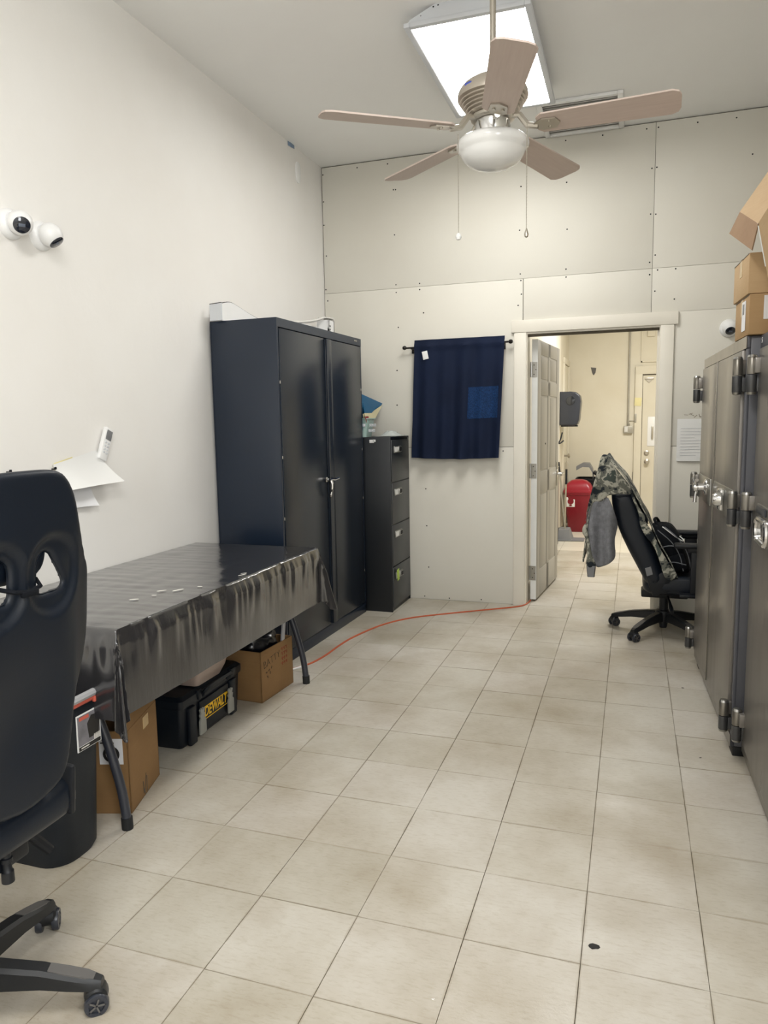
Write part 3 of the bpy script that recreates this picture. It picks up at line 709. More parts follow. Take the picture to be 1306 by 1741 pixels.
# black plastic film: drapes over front and both ends
ex0, ex1, ey0, ey1, ez = -.985, -.243, .41, 2.012, .740
def cloth(u, v):
    a = ex0+.004+(ex1+.285-ex0)*u                      # across, overhang .285 past the front edge
    bb = (ey0-.30)+(ey1+.27-(ey0-.30))*v
    ox = max(0, a-ex1); oy = max(0, ey0-bb, bb-ey1); sgn = -1 if bb < ey0 else 1
    x = min(a, ex1); y = min(max(bb, ey0), ey1)
    d = math.hypot(ox, oy)
    z = ez
    z += .0012*noise.noise(Vector((a*16, bb*5, 0)))+.0014*noise.noise(Vector((a*5, bb*24, 4))) if d == 0 else 0
    if d > 0:
        ang = math.atan2(oy, ox)
        corner = ox > 0 and oy > 0
        flare = .012*min(d/.05, 1)+(.19 if sgn > 0 else .12)*d*math.sin(2*ang)
        rip = 0
        along = bb if oy == 0 else a
        fr = .013*math.exp(-((d-.07)/.09)**2)*(noise.noise(Vector((along*13, 1.7, d*2)))+.6*noise.noise(Vector((along*31, 5, d*3))))
        fr += .010*(d/.28)*math.sin(along*9+1)*noise.noise(Vector((along*3, 9, 0)))
        if corner: fr += .02*d/.3*math.sin(ang*11)
        amt = flare+max(fr, -.010)*min(1, d/.03)
        x += math.cos(ang)*amt; y += sgn*math.sin(ang)*amt
        dd = d
        z = ez-.002-math.sqrt(max(dd*dd-amt*amt*.5, 0))
        z = max(z, .395)
    return (x, y, z)
CL = B().grid(cloth, 110, 190, .0015).obj('plastic_tablecloth', 'film', ang=80)
tag(CL, 'glossy black plastic film draped over the long folding table', 'tablecloth')
for (x, y, w, l, a) in ((-.444, .766, .035, .012, .6), (-.41, .842, .02, .008, .2), (-.43, .918, .04, .010, .9), (-.372, .944, .05, .012, 1.1), (-.322, 1.021, .022, .012, .4), (-.269, 1.268, .05, .009, 1.3), (-.28, 1.30, .03, .006, 1.0)):
    pts = [(x+(w/2*math.cos(t)*(1+.3*math.sin(5*t))*math.cos(a)-l/2*math.sin(t)*math.sin(a)), y+(w/2*math.cos(t)*(1+.3*math.sin(5*t))*math.sin(a)+l/2*math.sin(t)*math.cos(a)), .7435) for t in [k*PI/5 for k in range(10)]]
    B().poly(pts, (0, 0, .0012)).obj('torn_spot', 'tear', CL, world=True)

def open_box(name, N_, R_, depth, h, mat, label, flaps=(), inner='cardin', t=.006, z0=.001, cat='box'):
    """carton without a top: front panel from N_ to R_ (floor points), going back by depth to the left"""
    n = Vector((*N_, 0)); r = Vector((*R_, 0)); w = (r-n).length; a = math.atan2((r-n).y, (r-n).x)-PI/2
    t_ = thing(name, label, cat, (n.x, n.y, z0), a)          # local: front along +y at x = 0, depth toward -x
    b = B()
    b.mm(-t, 0, 0, w, 0, h, .001).mm(-depth, -depth+t, 0, w, 0, h, .001).mm(-depth, 0, 0, t, 0, h, .001).mm(-depth, 0, w-t, w, 0, h, .001).mm(-depth, 0, 0, w, 0, t)
    b.obj('carton', mat, t_)
    for (p0, p1, p2, p3) in flaps: B().poly([p0, p1, p2, p3], (-.005, 0, 0)).obj('flap', mat, t_)
    return t_, w
BX1, w1 = open_box('cardboard_box', (-.362, .581), (-.448, .865), .24, .312, 'cardbrown', 'open brown carton with a white label under the near end of table',
                   flaps=[((-.001, .004, .313), (-.001, .293, .313), (-.02, .285, .385), (-.02, .015, .375)), ((-.234, .004, .313), (-.234, .293, .313), (-.27, .285, .385), (-.27, .015, .375))])
B().mm(-.105, -.02, -.0015, 0, .19, .285).obj('label', 'label', BX1)
b = B(); b.lathe([(.030, 0), (.030, .001), (.020, .001), (.020, 0)], 24, TR(-.062, -.0016, .228) @ RX(PI/2), cap=False).poly([(-.062, -.0018, .244), (-.050, -.0018, .228), (-.062, -.0018, .212), (-.074, -.0018, .228)], (0, -.0006, 0)).mm(-.10, -.05, -.0024, -.0016, .268, .272).obj('label_mark', 'ink', BX1)
B().mm(0, .0012, .15, .205, .255, .30).obj('tape', 'tape', BX1)
b = B()
for y, z, l, a in ((.12, .04, .05, .9), (.14, .05, .07, 1.3), (.155, .04, .06, 1.1), (.13, .02, .04, .5)): b.box((.001, y, z), (.001, .003, l), 0, Matrix.Rotation(-a+1, 3, 'X'))
b.obj('scuff_marks', 'brown', BX1)
BX2, w2 = open_box('cardboard_box', (-.408, 1.653), (-.388, 1.97), .30, .262, 'cardbrown', 'brown carton with handwriting holding black bag at the far table end')
b = B(); b.mesh(text_mesh('BATTY', .055, .0004, bold=-.0016)).mv(TR(.0006, .105, .195) @ RX(.12) @ Matrix(((0, 0, 1, 0), (1, 0, 0, 0), (0, 1, 0, 0), (0, 0, 0, 1)))).obj('handwriting', 'ink', BX2)
b = B()
for i, (y, z) in enumerate(((.05, .145), (.075, .15), (.10, .158), (.085, .135), (.06, .12))): b.box((.0008, y, z), (.0008, .014, .006), 0, Matrix.Rotation(.5*i, 3, 'X'))
b.obj('pen_marks', 'pen', BX2)
b = B()
for i in range(4):
    for j in range(3): b.box((.0008, .205+j*.022+random.uniform(-.004, .004), .225-i*.026), (.0008, .013, .004), 0, Matrix.Rotation(random.uniform(-1, 1), 3, 'X')); b.box((.0008, .21+j*.022, .222-i*.026), (.0008, .003, .018))
b.obj('red_pen_marks', 'redink', BX2)
def blob(cx, cy, cz, rx, ry, rz, amp, fr, seed, nu=36, nv=24, mat='rubber'):
    b = B(); rings = []
    for j in range(1, nv):
        th = PI*j/nv; ring = []
        for i in range(nu):
            ph = 2*PI*i/nu; d = Vector((math.sin(th)*math.cos(ph), math.sin(th)*math.sin(ph), math.cos(th)))
            k = 1+amp*noise.fractal(d*fr+Vector((seed, 0, 0)), 1, 2, 3)
            ring.append((cx+rx*d.x*k, cy+ry*d.y*k, cz+rz*d.z*k))
        rings.append(ring)
    return b.loft(rings)
BG = tag(blob(-.55, 1.815, .255, .125, .135, .125, .22, 2.4, 3).obj('black_bag', simple('glossy_black_bag', '#070a11', .22, 0, .6), ang=80), 'crumpled glossy black plastic bag inside the carton with handwriting', 'bag')
b = B(); b.box((-.402, 1.90, .325), (.012, .03, .19), .003, Matrix.Rotation(-.22, 3, 'X'))
tag(b.obj('grey_strip', 'rim'), 'grey plastic strip standing in the carton beside the black bag', 'strip')

TBX = thing('tool_box', 'blue black lidded tool box with yellow lettering and grey latches under table', 'tool box', (-.470, 1.06, 0), .025)
# local: front face x = 0, width along +y, depth to -x
W_, D_, H_ = .525, .36, .240
b = B(); rg = lambda i, z: [(x, y, z) for x, y in rrect(-D_+i, -i, i, W_-i, .02)]
b.loft([rg(.02, .006), rg(.012, .02), rg(.004, .18), rg(.004, .19)])
for y in (.075, .43): b.box((.002, y, .095), (.02, .055, .17), .006)
b.mm(-.004, .006, .14, .39, .03, .175, .004)
b.obj('body', 'toolbox', TBX)
b = B(); b.loft([rg(-.004, .190), rg(-.006, .196), rg(-.006, .225), rg(.01, H_)])
b.box((.004, .135, .214), (.022, .03, .045), .006).box((.004, .43, .214), (.022, .05, .045), .006)
b.obj('lid', 'toolbox', TBX)
B().tube(curve_pts([(.008, .16, .20), (.03, .165, .232), (.032, .27, .236), (.03, .375, .232), (.008, .38, .20)], 5), .010, 8).obj('handle', 'toolbox', TBX)
lt = None
for y in (.135, .385):
    pts = [(-.022, .0), (.026, .0), (.026, .06), (.014, .072), (.020, .088), (.012, .095), (.020, .112), (.006, .118), (.004, .108), (-.004, .108), (-.006, .118), (-.018, .112), (-.012, .095), (-.020, .088), (-.014, .072), (-.022, .06)]
    if lt is None: lt = B().poly([(0, p[0], p[1]) for p in pts], (.008, 0, 0)).obj('latch', 'latch', TBX); o = lt
    else: o = lt.copy(); COL.objects.link(o); o.parent = TBX
    o.location = (.013, y, .035)
LM = TR(.0062, .27, .112) @ Matrix(((0, 0, 1, 0), (1, 0, 0, 0), (0, 1, 0, 0), (0, 0, 0, 1)))
b = B(); b.mesh(text_mesh('DEWALT', .062, .0005, shear=.25, bold=.0012)).mv(LM @ Matrix.Diagonal((.80, 1, 1, 1)))
b.box((.0066, .275, .083), (.001, .215, .0035)).box((.0066, .265, .139), (.001, .215, .0035))
b.obj('lettering', 'logo', TBX, label='yellow slanted DEWALT lettering')
CT = B(); q = lambda i, z: [(-.64+x, 1.255+y, z) for x, y in rrect(-.16-i, .145+i, -.12-i, .12+i, .02)]
CT.loft([q(-.02, .300), q(.0, .345), q(.012, .40), q(.02, .401), q(.02, .408), q(.008, .408), q(-.006, .345), q(-.024, .306)])
tag(CT.mv(TR(.040, .04, -.054)).obj('clear_tub', 'tub'), 'cloudy plastic tub on top of the tool box under the table', 'tub')

# trash bin beside near table end
BN = thing('waste_bin', 'tall dark plastic waste bin with printed sticker behind the near office chair', 'bin', (-.59, .315, 0))
def rb(x0, x1, y0, y1, r, z): return [(x+.0, y, z) for x, y in rrect(x0, x1, y0, y1, r, 6)]
b = B(); b.loft([rb(-.225, .235, -.095, .105, .08, .001), rb(-.235, .243, -.10, .115, .08, .02), rb(-.252, .25, -.115, .135, .06, .50), rb(-.252, .25, -.115, .135, .06, .525), rb(-.246, .244, -.109, .129, .056, .525), rb(-.22, .23, -.09, .10, .07, .02)]).obj('bin_body', 'bin', BN)
b = B(); b.tube([(x, y, .53) for x, y in rrect(-.255, .253, -.118, .138, .062, 6)], .013, 8, loop=True).obj('rim', 'rim', BN)
b = B(); b.tube([(x, y, .512) for x, y in rrect(-.255, .252, -.117, .137, .062, 6)], .007, 6, loop=True).box((.256, .085, .508), (.012, .018, .022), .004).obj('liner_edge', 'pink', BN, label='pink liner edge under the rim')
ST = B().mm(.2480, .2512, .0, .108, .355, .475).obj('sticker', 'paper', BN, label='printed product sticker')
b = B(); b.mm(.2505, .2518, .004, .104, .372, .470).obj('sticker_print', simple('sticker_grey', '#77757a', .5, var=.3, scale=16), ST)
b = B(); b.poly([(.2518, .052, .385), (.2518, .096, .385), (.2518, .104, .425), (.2518, .092, .455), (.2518, .066, .458), (.2518, .046, .435)], (.0006, 0, 0)).mm(.2515, .2522, .004, .104, .357, .370).obj('sticker_bin_picture', 'ink', ST)
b = B(); b.mm(.2517, .2526, .012, .055, .455, .466).obj('sticker_header', 'pink', ST)
b = B()
for k in range(7): b.mm(.2517, .2526, .074+k*.0042, .0764+k*.0042, .372, .390)
b.mm(.2517, .2528, .014, .05, .362, .366).obj('sticker_barcode', 'tear', ST)
b = B(); b.box((.239, -.02, .16), (.002, .004, .10), 0, Matrix.Rotation(.4, 3, 'X')).box((.238, .035, .10), (.002, .003, .05), 0, Matrix.Rotation(-.7, 3, 'X')).obj('scratch', 'darkgrey', BN)

# ================================================================= GAMING CHAIRS
HALF = [(.045, .853), (.08, .851), (.108, .842), (.13, .818), (.147, .784), (.160, .726), (.192, .649), (.258, .604), (.306, .555), (.315, .53), (.294, .476), (.238, .41), (.198, .36), (.160, .303), (.148, .214), (.130, .13), (.096, .098), (.026, .08)]
HOLE = [(.040, .645), (.046, .660), (.062, .667), (.076, .662), (.086, .645), (.119, .590), (.118, .580), (.108, .575), (.050, .573), (.042, .578), (.039, .59)]
def back_mesh():
    out = smooth_poly(HALF+[(-a, c) for a, c in HALF[::-1]], 1)
    hs = [HOLE, [(-a, c) for a, c in HOLE[::-1]]]
    me = curve_shape([out]+hs, .014, .011, .007, 2)
    def bend(c):
        s, h, t = c; k = max(0, abs(s)-.09)
        t2 = t+k*k*2.4*(1 if h < .62 else max(0, 1-(h-.62)/.12))         # wings curl forward
        cx_, cy_ = .078, .615; dd = math.hypot((abs(s)-cx_)/1.0, (h-cy_)/1.15)
        if t < 0: t2 += .012*max(0, min(1, (.085-dd)/.016))      # pressed-in rim round the belt holes
        t2 += .02*math.exp(-((h-.30)/.13)**2)*math.cos(min(abs(s)/.15, 1)*PI/2)   # lumbar
        return Vector((t2, s, h))
    return warp(me, bend)
BACK = back_mesh()
def gaming_chair(name, label, loc, rz, zs, lean, off, arms, base_rot, shift=(0, 0), knobby=False, casters=None):
    """local frame: faces +x; zs = height of the seat underside"""
    t = thing(name, label, 'chair', loc, rz)
    # star base
    def arm_bm():
        st = [(.03, .030, .085, .145), (.10, .030, .088, .140), (.20, .028, .082, .122), (.26, .027, .072, .104), (.31, .024, .064, .090), (.335, .016, .062, .080)]
        b = B(); b.loft([[(x, -w, z0), (x, w, z0), (x, w*.86, z1-.008), (x, w*.55, z1), (x, -w*.55, z1), (x, -w*.86, z1-.008)] for x, w, z0, z1 in st]); return b
    def cast_bm():
        b = B(); b.cyl((.318, 0, .050), (.318, 0, .070), .008, seg=10)
        b.lathe([(.020, -.024), (.026, -.018), (.026, .018), (.020, .024)], 16, TR(.318, 0, .042) @ RX(PI/2)); return b
    A = []
    for k in range(5):
        if k == 0:
            a = arm_bm().obj('base_arm', 'basepl', t); A.append(a)
            B().loft([[(x, -w, z), (x, w, z), (x, w, z+.003), (x, -w, z+.003)] for x, w, z in ((.215, .014, .1165), (.255, .016, .1045), (.30, .015, .0915), (.318, .011, .0850))]).obj('foot_pad', 'pad', a)
            c = cast_bm().obj('caster', 'basepl', t)
            for s in (-1, 1):
                w = B().lathe([(.018, -.009), (.0265, -.009), (.0285, -.005), (.0285, .005), (.0265, .009), (.018, .009), (.018, .004), (.004, .004)], 24, TR(.318, s*.021, .0285) @ RX(-PI/2*s)).obj('caster_wheel', 'darkgrey', c)
                bb = B()
                for q in range(5):
                    an = q*2*PI/5; bb.box((.0125*math.cos(an), 0, .0125*math.sin(an)), (.020, .003, .004), .0006, Matrix.Rotation(-an, 3, 'Y'))
                w2 = bb.mv(TR(.318, s*.0285, .0285)).obj('wheel_spokes', 'pad', c)
            A.append(c)
        else:
            a = dup(A[0], t); c = dup(A[1], t)
        a.rotation_euler = (0, 0, base_rot+k*2*PI/5)
        R_ = base_rot+k*2*PI/5; sw = casters[k] if casters else .4*k
        c.matrix_local = RZ(R_) @ TR(.318, 0, 0) @ RZ(sw) @ TR(-.318, 0, 0)
    B().lathe([(.055, .085), (.058, .13), (.045, .15), (.03, .152)], 24).obj('base_hub', 'basepl', t)
    B().lathe([(.028, .06), (.028, max(.18, zs-.05)), (.016, max(.18, zs-.05)), (.016, zs)], 18).lathe([(.022, .035), (.026, .06), (.02, .09)], 14).obj('gas_lift', 'black', t)
    sx, sy = shift
    B().mm(-.14+sx, .14+sx, -.06+sy, .06+sy, zs-.045, zs+.003, .008).obj('mechanism', 'black', t)
    B().tube([(.02+sx, -.05+sy, zs-.03), (.03+sx, -.15+sy, zs-.055), (.035+sx, -.20+sy, zs-.078), (.037+sx, -.24+sy, zs-.09)], [.005, .009, .015, .012], 10).obj('lever', 'black', t) if not knobby else B().tube(curve_pts([(-.005, -.165, .40), (-.018, -.20, .370), (-.028, -.225, .340), (-.047, -.265, .282)], 4), [.006]*5+[.009]*3+[.014]*4+[.013], 10).obj('lever', 'black', t)
    # seat: cushion with raised side bolsters
    sw_ = .20 if knobby else .245
    def cush(u, v):
        a = 2*PI*u; b_ = PI*v-PI/2
        e = .30
        cx = math.copysign(abs(math.cos(a))**e, math.cos(a)); cy = math.copysign(abs(math.sin(a))**e, math.sin(a))
        cb = abs(math.cos(b_))**.5; sb = math.copysign(abs(math.sin(b_))**.6, math.sin(b_))
        x = .26*cx*cb; y = sw_*cy*cb; z = .06+.06*sb
        if sb > 0: z += .035*max(0, (abs(y)-sw_+.11)/.11)*(1 if x < .18 else .5)
        return (x+(.06 if knobby else .125)+sx, y+sy, zs+z)
    B().grid(cush, 56, 24).obj('seat_cushion', 'leather', t, ang=70)
    b = B().mesh(BACK)
    MB_ = TR(off[0]+sx, sy, off[1]) @ RY(-lean) @ Matrix.Diagonal((1, 1 if knobby else .74, 1, 1))
    bk = b.mv(MB_).obj('backrest', 'leather', t, ang=70)
    # pillow behind the holes (front of the backrest)
    def pil(u, v):
        a = 2*PI*u; b_ = PI*v-PI/2
        cy = math.copysign(abs(math.cos(a))**.5, math.cos(a)); cz = math.copysign(abs(math.sin(a))**.5, math.sin(a))
        cb = abs(math.cos(b_))**.6
        return (.042+.028*math.sin(b_), .100*cy*cb, .705+.105*cz*cb)
    if knobby: B().grid(pil, 32, 14).mv(MB_).obj('head_pillow', 'leather', t, ang=70)
    B().tube([(.02, -.055, .605), (-.012, -.035, .598), (-.016, 0, .592), (-.012, .035, .598), (.02, .055, .605)], .005, 6).box((-.017, .0, .590), (.010, .045, .014), .003).mv(MB_).obj('pillow_strap', 'mesh', t)
    for s in (1, -1):
        B().box((off[0]+.02+sx, s*((sw_-.055) if knobby else sw_-.012)+sy, zs+.085), ((.07, .018, .13) if knobby else (.13, .022, .13)), .009, Matrix.Rotation(-lean, 3, 'Y')).obj('side_bracket', 'black', t)
    if arms:
        for s in (1, -1):
            b = B().box((.17+sx, s*.275+sy, zs+.17), (.075, .03, .27), .008).box((.12+sx, s*.25+sy, zs+.03), (.09, .12, .02), .005)
            ar = b.obj('armrest_post', 'black', t)
            B().box((.17+sx, s*.275+sy, zs+.335), (.27, .085, .028), .012).box((.17+sx, s*.275+sy, zs+.312), (.12, .05, .03), .006).obj('armrest_pad', 'black', t)
    if knobby:
        B().lathe([(.010, .06), (.010, .0), (.013, -.002), (.013, -.012), (.010, -.014), (.0105, -.03), (.0135, -.034), (.014, -.060), (.008, -.064)], 16, TR(*knobby)).obj('tension_knob', 'black', t)
    return t
# near chair, back to the camera, faces the left wall
FCH = gaming_chair('gaming_chair', 'black gaming chair seen from behind at near left beside the bin', (-.165, -.315, 0), PI, .425, math.radians(5.1), (-.190, .45), False,
                   math.radians(23.6)-PI, shift=(0, -.053), knobby=(-.150, -.035, .42), casters=[.3, .5, 1.2, -1.1, -.3])
# rear chair, beside the safes, faces right
RCH = gaming_chair('gaming_chair', 'black gaming chair with camouflage jacket by the safes near the doorway', (1.532, 3.487, 0), 0, .285, math.radians(19.5), (-.055, .245), True,
                   math.radians(163.5), casters=[.9, -.2, .4, 1.0, .3])
B().poly([(1.408, 3.222, .467), (1.441, 3.222, .480), (1.453, 3.222, .433), (1.419, 3.222, .42)], (0, .02, 0)).obj('side_tag', 'grey', RCH, world=True, label='small grey tag on the side')

me = curve_shape([smooth_poly([(1.195, .90), (1.215, .935), (1.28, .945), (1.335, .925), (1.372, .835), (1.415, .69), (1.505, .475), (1.535, .40), (1.50, .345), (1.435, .335), (1.395, .405), (1.285, .613), (1.232, .74)], 1)], .235, .05)
B().mesh(me).mv(TR(0, 3.475, 0) @ Matrix(((1, 0, 0, 0), (0, 0, 1, 0), (0, 1, 0, 0), (0, 0, 0, 1)))).obj('back_cushion', 'leather', RCH, world=True, ang=60)
# jacket hung over the rear chair
JK = thing('camouflage_jacket', 'camouflage jacket with grey fleece lining hung over back of the far chair', 'jacket', (1.20, 3.45, .38))
def shell(u, v):
    # profile in x-z: from hem behind the chair, over the top, down the front of the backrest
    P = [(1.035, .50), (1.045, .62), (1.07, .76), (1.095, .90), (1.125, 1.06), (1.15, 1.155), (1.175, 1.168), (1.215, 1.12), (1.275, 1.035), (1.345, .925), (1.41, .80), (1.45, .71), (1.50, .61), (1.555, .50), (1.60, .42)]
    s = u*(len(P)-1); i = min(int(s), len(P)-2); tt = s-i
    x = P[i][0]*(1-tt)+P[i+1][0]*tt; z = P[i][1]*(1-tt)+P[i+1][1]*tt
    top = math.exp(-((u-.42)/.10)**2)
    half = .25-.13*top+(.03 if u < .3 else 0)
    y = 3.475+(v-.5)*2*half
    n_ = .012*noise.noise(Vector((x*9, y*7, z*7)))
    return (x+n_, y, z-.03*top*abs(v-.5)*2+.012*noise.noise(Vector((y*11, u*6, 1)))*(u < .4))
B().grid(shell, 60, 30, .006).obj('jacket_back', 'camo', JK, world=True, ang=70)
def flat_piece(pts2, y, name, mat, half=.010, amp=.012, fr=11, seed=0, tilt=0.0):
    me = curve_shape([smooth_poly(pts2, 1)], half, half*.8, .007, 2)
    b = B().mesh(me); b.mv(Matrix(((1, 0, 0, 0), (0, 0, 1, 0), (0, 1, 0, 0), (0, 0, 0, 1))))   # (x, z) plane, thickness along y
    for v in b.bm.verts:
        c = v.co; c.y += y+amp*noise.noise(Vector((c.x*fr+seed, c.z*fr*.4, seed)))+.5*amp*math.sin(c.x*60+seed)*max(0, min(1, (1.0-c.z)*2))+tilt*(c.z-.9)
    return b.obj(name, mat, JK, world=True, ang=70)
flat_piece([(1.07, 0.844), (1.10, .88), (1.176, 0.915), (1.202, 0.873), (1.225, .81), (1.246, 0.735), (1.232, 0.673), (1.226, 0.633), (1.236, 0.54), (1.221, 0.512), (1.155, 0.465), (1.121, 0.46), (1.109, 0.495), (1.089, 0.557), (1.061, 0.667), (1.049, 0.753)], 3.215, 'jacket_lining', 'fleece', .012, .034, 13, 2)
flat_piece([(1.149, 1.176), (1.178, 1.168), (1.209, 1.111), (1.268, 1.035), (1.328, 0.952), (1.326, 0.922), (1.249, 0.927), (1.176, 0.918), (1.162, 0.888), (1.11, 0.864), (1.07, 0.832), (1.052, 0.761), (1.045, 0.721), (1.055, 0.824), (1.083, 0.949), (1.121, 1.088), (1.131, 1.149)], 3.203, 'jacket_shoulder', 'camo', .009, .022, 11, 5, -.10)
flat_piece([(1.30, .965), (1.321, 0.955), (1.345, 0.885), (1.372, 0.831), (1.407, 0.786), (1.400, 0.763), (1.456, 0.688), (1.486, 0.604), (1.538, 0.522), (1.546, 0.499), (1.597, 0.44), (1.577, 0.408), (1.549, 0.391), (1.513, 0.428), (1.504, 0.466), (1.474, 0.558), (1.443, 0.626), (1.407, 0.663), (1.369, 0.731), (1.36, 0.815), (1.32, 0.90)], 3.222, 'jacket_front_edge', 'camo', .008, .012, 14, 8)
flat_piece([(1.036, 0.725), (1.056, 0.75), (1.068, 0.667), (1.092, 0.561), (1.111, 0.503), (1.123, 0.462), (1.053, 0.462), (1.067, 0.572), (1.056, 0.643), (1.027, 0.689)], 3.200, 'jacket_sleeve', 'camo', .016, .008, 14, 3)
B().loft([[(x, 3.205+y, z) for x, y in ((1.066-k, -.02), (1.112+k, -.02), (1.118+k, .0), (1.112+k, .02), (1.066-k, .02), (1.060-k, 0))] for z, k in ((.476, 0), (.45, -.002), (.415, -.006), (.405, -.006))]).obj('sleeve_cuff', 'grey', JK, world=True)
# backpack on the seat
BPK = thing('backpack', 'black backpack with pale piping slumped on the seat of the far chair', 'backpack', (1.575, 3.45, .43))
def bag(u, v):
    a = 2*PI*u; b_ = PI*v-PI/2; e = .55
    cx = math.copysign(abs(math.cos(a))**e, math.cos(a)); cy = math.copysign(abs(math.sin(a))**e, math.sin(a)); cb = abs(math.cos(b_))**.55; sb = math.copysign(abs(math.sin(b_))**.7, math.sin(b_))
    k = 1+.06*noise.noise(Vector((cx*2, cy*2, sb*2)))
    x = .085*cx*cb*k; y = .155*cy*cb*k; z = .14+.155*sb*k
    return (x-.38*(z-.14)-.01, y, z)
B().grid(bag, 44, 26).obj('bag_body', 'mesh', BPK, ang=70)
def bpt(y, z, push=.0): # front surface point of the bag (faces camera side -y)
    return (-.38*(z-.14)-.01+push, y, z)
for pts in ([(-.10, -.165, .27), (-.02, -.168, .20), (.03, -.170, .12), (.055, -.165, .02)], [(-.06, -.15, .29), (.02, -.16, .22), (.075, -.15, .13), (.10, -.14, .03)], [(-.08, -.168, .16), (-.03, -.172, .175), (.03, -.172, .17)], [(-.045, -.170, .065), (.0, -.174, .075), (.07, -.168, .06)]):
    B().tube(curve_pts(pts, 6), .0032, 6).obj('piping', 'piping', BPK)
B().box((.005, -.155, .065), (.13, .03, .10), .014, Matrix.Rotation(-.3, 3, 'Y')).obj('side_pocket', 'mesh', BPK)
B().tube(curve_pts([(-.09, -.07, .285), (-.115, -.03, .315), (-.10, .03, .318), (-.08, .06, .285)], 6), .009, 8).obj('carry_loop', 'mesh', BPK)
B().tube(curve_pts([(-.07, -.12, .285), (.0, -.155, .235), (.045, -.15, .205), (.05, -.13, .212), (.03, -.12, .23)], 6), .0032, 6).obj('drawcord', 'white', BPK, label='pale cord loop')

# ================================================================= SAFES
def hinge(parent, y, z0, z1, x=-.034, leafdir=1, cat='hinge'):
    zm = (z0+z1)/2+.002; r = .0185
    hb = B().lathe([(.004, z1), (r*.7, z1-.002), (r, z1-.010), (r, zm)], 20, TR(x, y, 0)).obj('hinge', 'hinge', parent)
    B().lathe([(r, zm-.003), (r, z0+.010), (r*.7, z0+.002), (.004, z0)], 20, TR(x, y, 0)).obj('hinge_lower', 'hingelow', hb)
    B().lathe([(.003, z1+.003), (r*.8, z1+.0015), (r*1.02, z1-.007)], 20, TR(x, y, 0), cap=True).obj('hinge_cap', 'steel', hb)
    B().lathe([(r*1.02, z0+.007), (r*.8, z0-.0015), (.003, z0-.003)], 20, TR(x, y, 0), cap=True).obj('hinge_cap', 'steel', hb)
    B().box((x/2+.008, y+leafdir*.022, (zm+z1)/2-.004), (abs(x)+.01, .034, z1-zm-.012), .004).obj('hinge_leaf', 'safedoor', hb)
    B().box((x/2+.012, y, (zm+z0)/2), (abs(x)+.012, .014, z1-zm-.014), .003).obj('hinge_leaf', 'hingelow', hb)
S1 = thing('steel_safe', 'tall double door bronze grey safe with cartons on top, beyond the nearer safe', 'safe', (1.724, 1.679, 0), .039)
sw, sd, sh = 1.20, .62, 1.693
b = B(); b.mm(.012, sd, 0, sw, .045, sh, .006)
b.mm(0, .014, 0, sw, sh-.048, sh, .004).mm(0, .014, 0, .028, .045, sh-.048, .003).mm(0, .014, sw-.028, sw, .045, sh-.048, .003).mm(0, .014, 0, sw, .045, .095, .003)
b.obj('safe_body', 'safebody', S1)
for z0, z1 in ((sh-.047, sh-.001), (.046, .094)): B().mm(-.003, -.0005, .0, sw, z0, z1).obj('face_rail', 'safedoor', S1)
for x, y in ((.06, .05), (.06, sw-.06), (sd-.06, .05), (sd-.06, sw-.06)): B().box((x, y, .0225), (.10, .085, .045), .004).obj('foot', 'rubber', S1)
ym = .655
B().mm(-.012, .012, .030, ym-.004, .098, sh-.052, .004).obj('door', 'safedoor', S1, label='near door with the lock plate')
B().mm(-.012, .012, ym+.004, sw-.030, .098, sh-.052, .004).obj('door', 'safedoor', S1, label='far door with the chrome lever')
B().mm(-.016, -.010, ym-.010, ym+.012, .098, sh-.052, .002).obj('door_stile', 'hinge', S1)
for z0, z1 in ((1.465, 1.607), (.945, 1.085), (.085, .208)): hinge(S1, sw+.022, z0, z1, leafdir=-1)
for z0, z1 in ((1.472, 1.613), (.957, 1.094), (.110, .240)): hinge(S1, .004, z0, z1, x=-.030, leafdir=1)
def lever(parent, y, z, plate_y, plate_z, name):
    p = B().mm(-.018, -.011, plate_y[0], plate_y[1], plate_z[0], plate_z[1], .003).obj('escutcheon', 'steel', parent, label='bright metal escutcheon plate')
    hd = B().lathe([(.045, .012), (.040, .022), (.020, .03), (.018, .055), (.024, .06), (.022, .075), (.01, .08)], 24, TR(0, y, z) @ RY(-PI/2)).obj('handle', 'chrome', parent, label='chrome three spoke handle')
    for k in range(3):
        a = k*2*PI/3+.5; d = Vector((0, math.cos(a), math.sin(a)))
        c = Vector((-.060, y, z))
        B().tube([c+d*.01, c+d*.04+Vector((-.006, 0, 0)), c+d*.078+Vector((-.008, 0, 0))], [.008, .0075, .0095], 10).obj('spoke', 'chrome', hd)
lever(S1, .86, 1.035, (.71, 1.16), (.955, 1.085), 'far')
p = B().mm(-.018, -.011, .10, .60, .965, 1.09, .003).obj('escutcheon', 'steel', S1, label='bright metal lock plate')
B().box((-.027, .34, 1.03), (.02, .13, .095), .010).obj('keypad', 'chrome', S1, label='chrome lock housing')
B().lathe([(.030, 0), (.028, .02), (.02, .03), (.012, .032)], 20, TR(-.036, .27, 1.035) @ RY(-PI/2)).obj('lock_dial', 'chrome', S1)
B().box((.20, -.001, sh-.012), (.12, .002, .010), .0006).obj('name_plate', 'steel', S1)
S2 = thing('steel_safe', 'bronze grey safe at the right edge of frame, nearest the viewer', 'safe', (1.790, .50, 0), .02)
w2_, sh2 = 1.16, 1.690
b = B(); b.mm(.012, .58, 0, w2_, .04, sh2, .006)
b.mm(0, .014, 0, w2_, sh2-.05, sh2, .004).mm(0, .014, 0, .03, .04, sh2-.05, .003).mm(0, .014, w2_-.03, w2_, .04, sh2-.05, .003).mm(0, .014, 0, w2_, .04, .09, .003).obj('safe_body', 'safebody', S2)
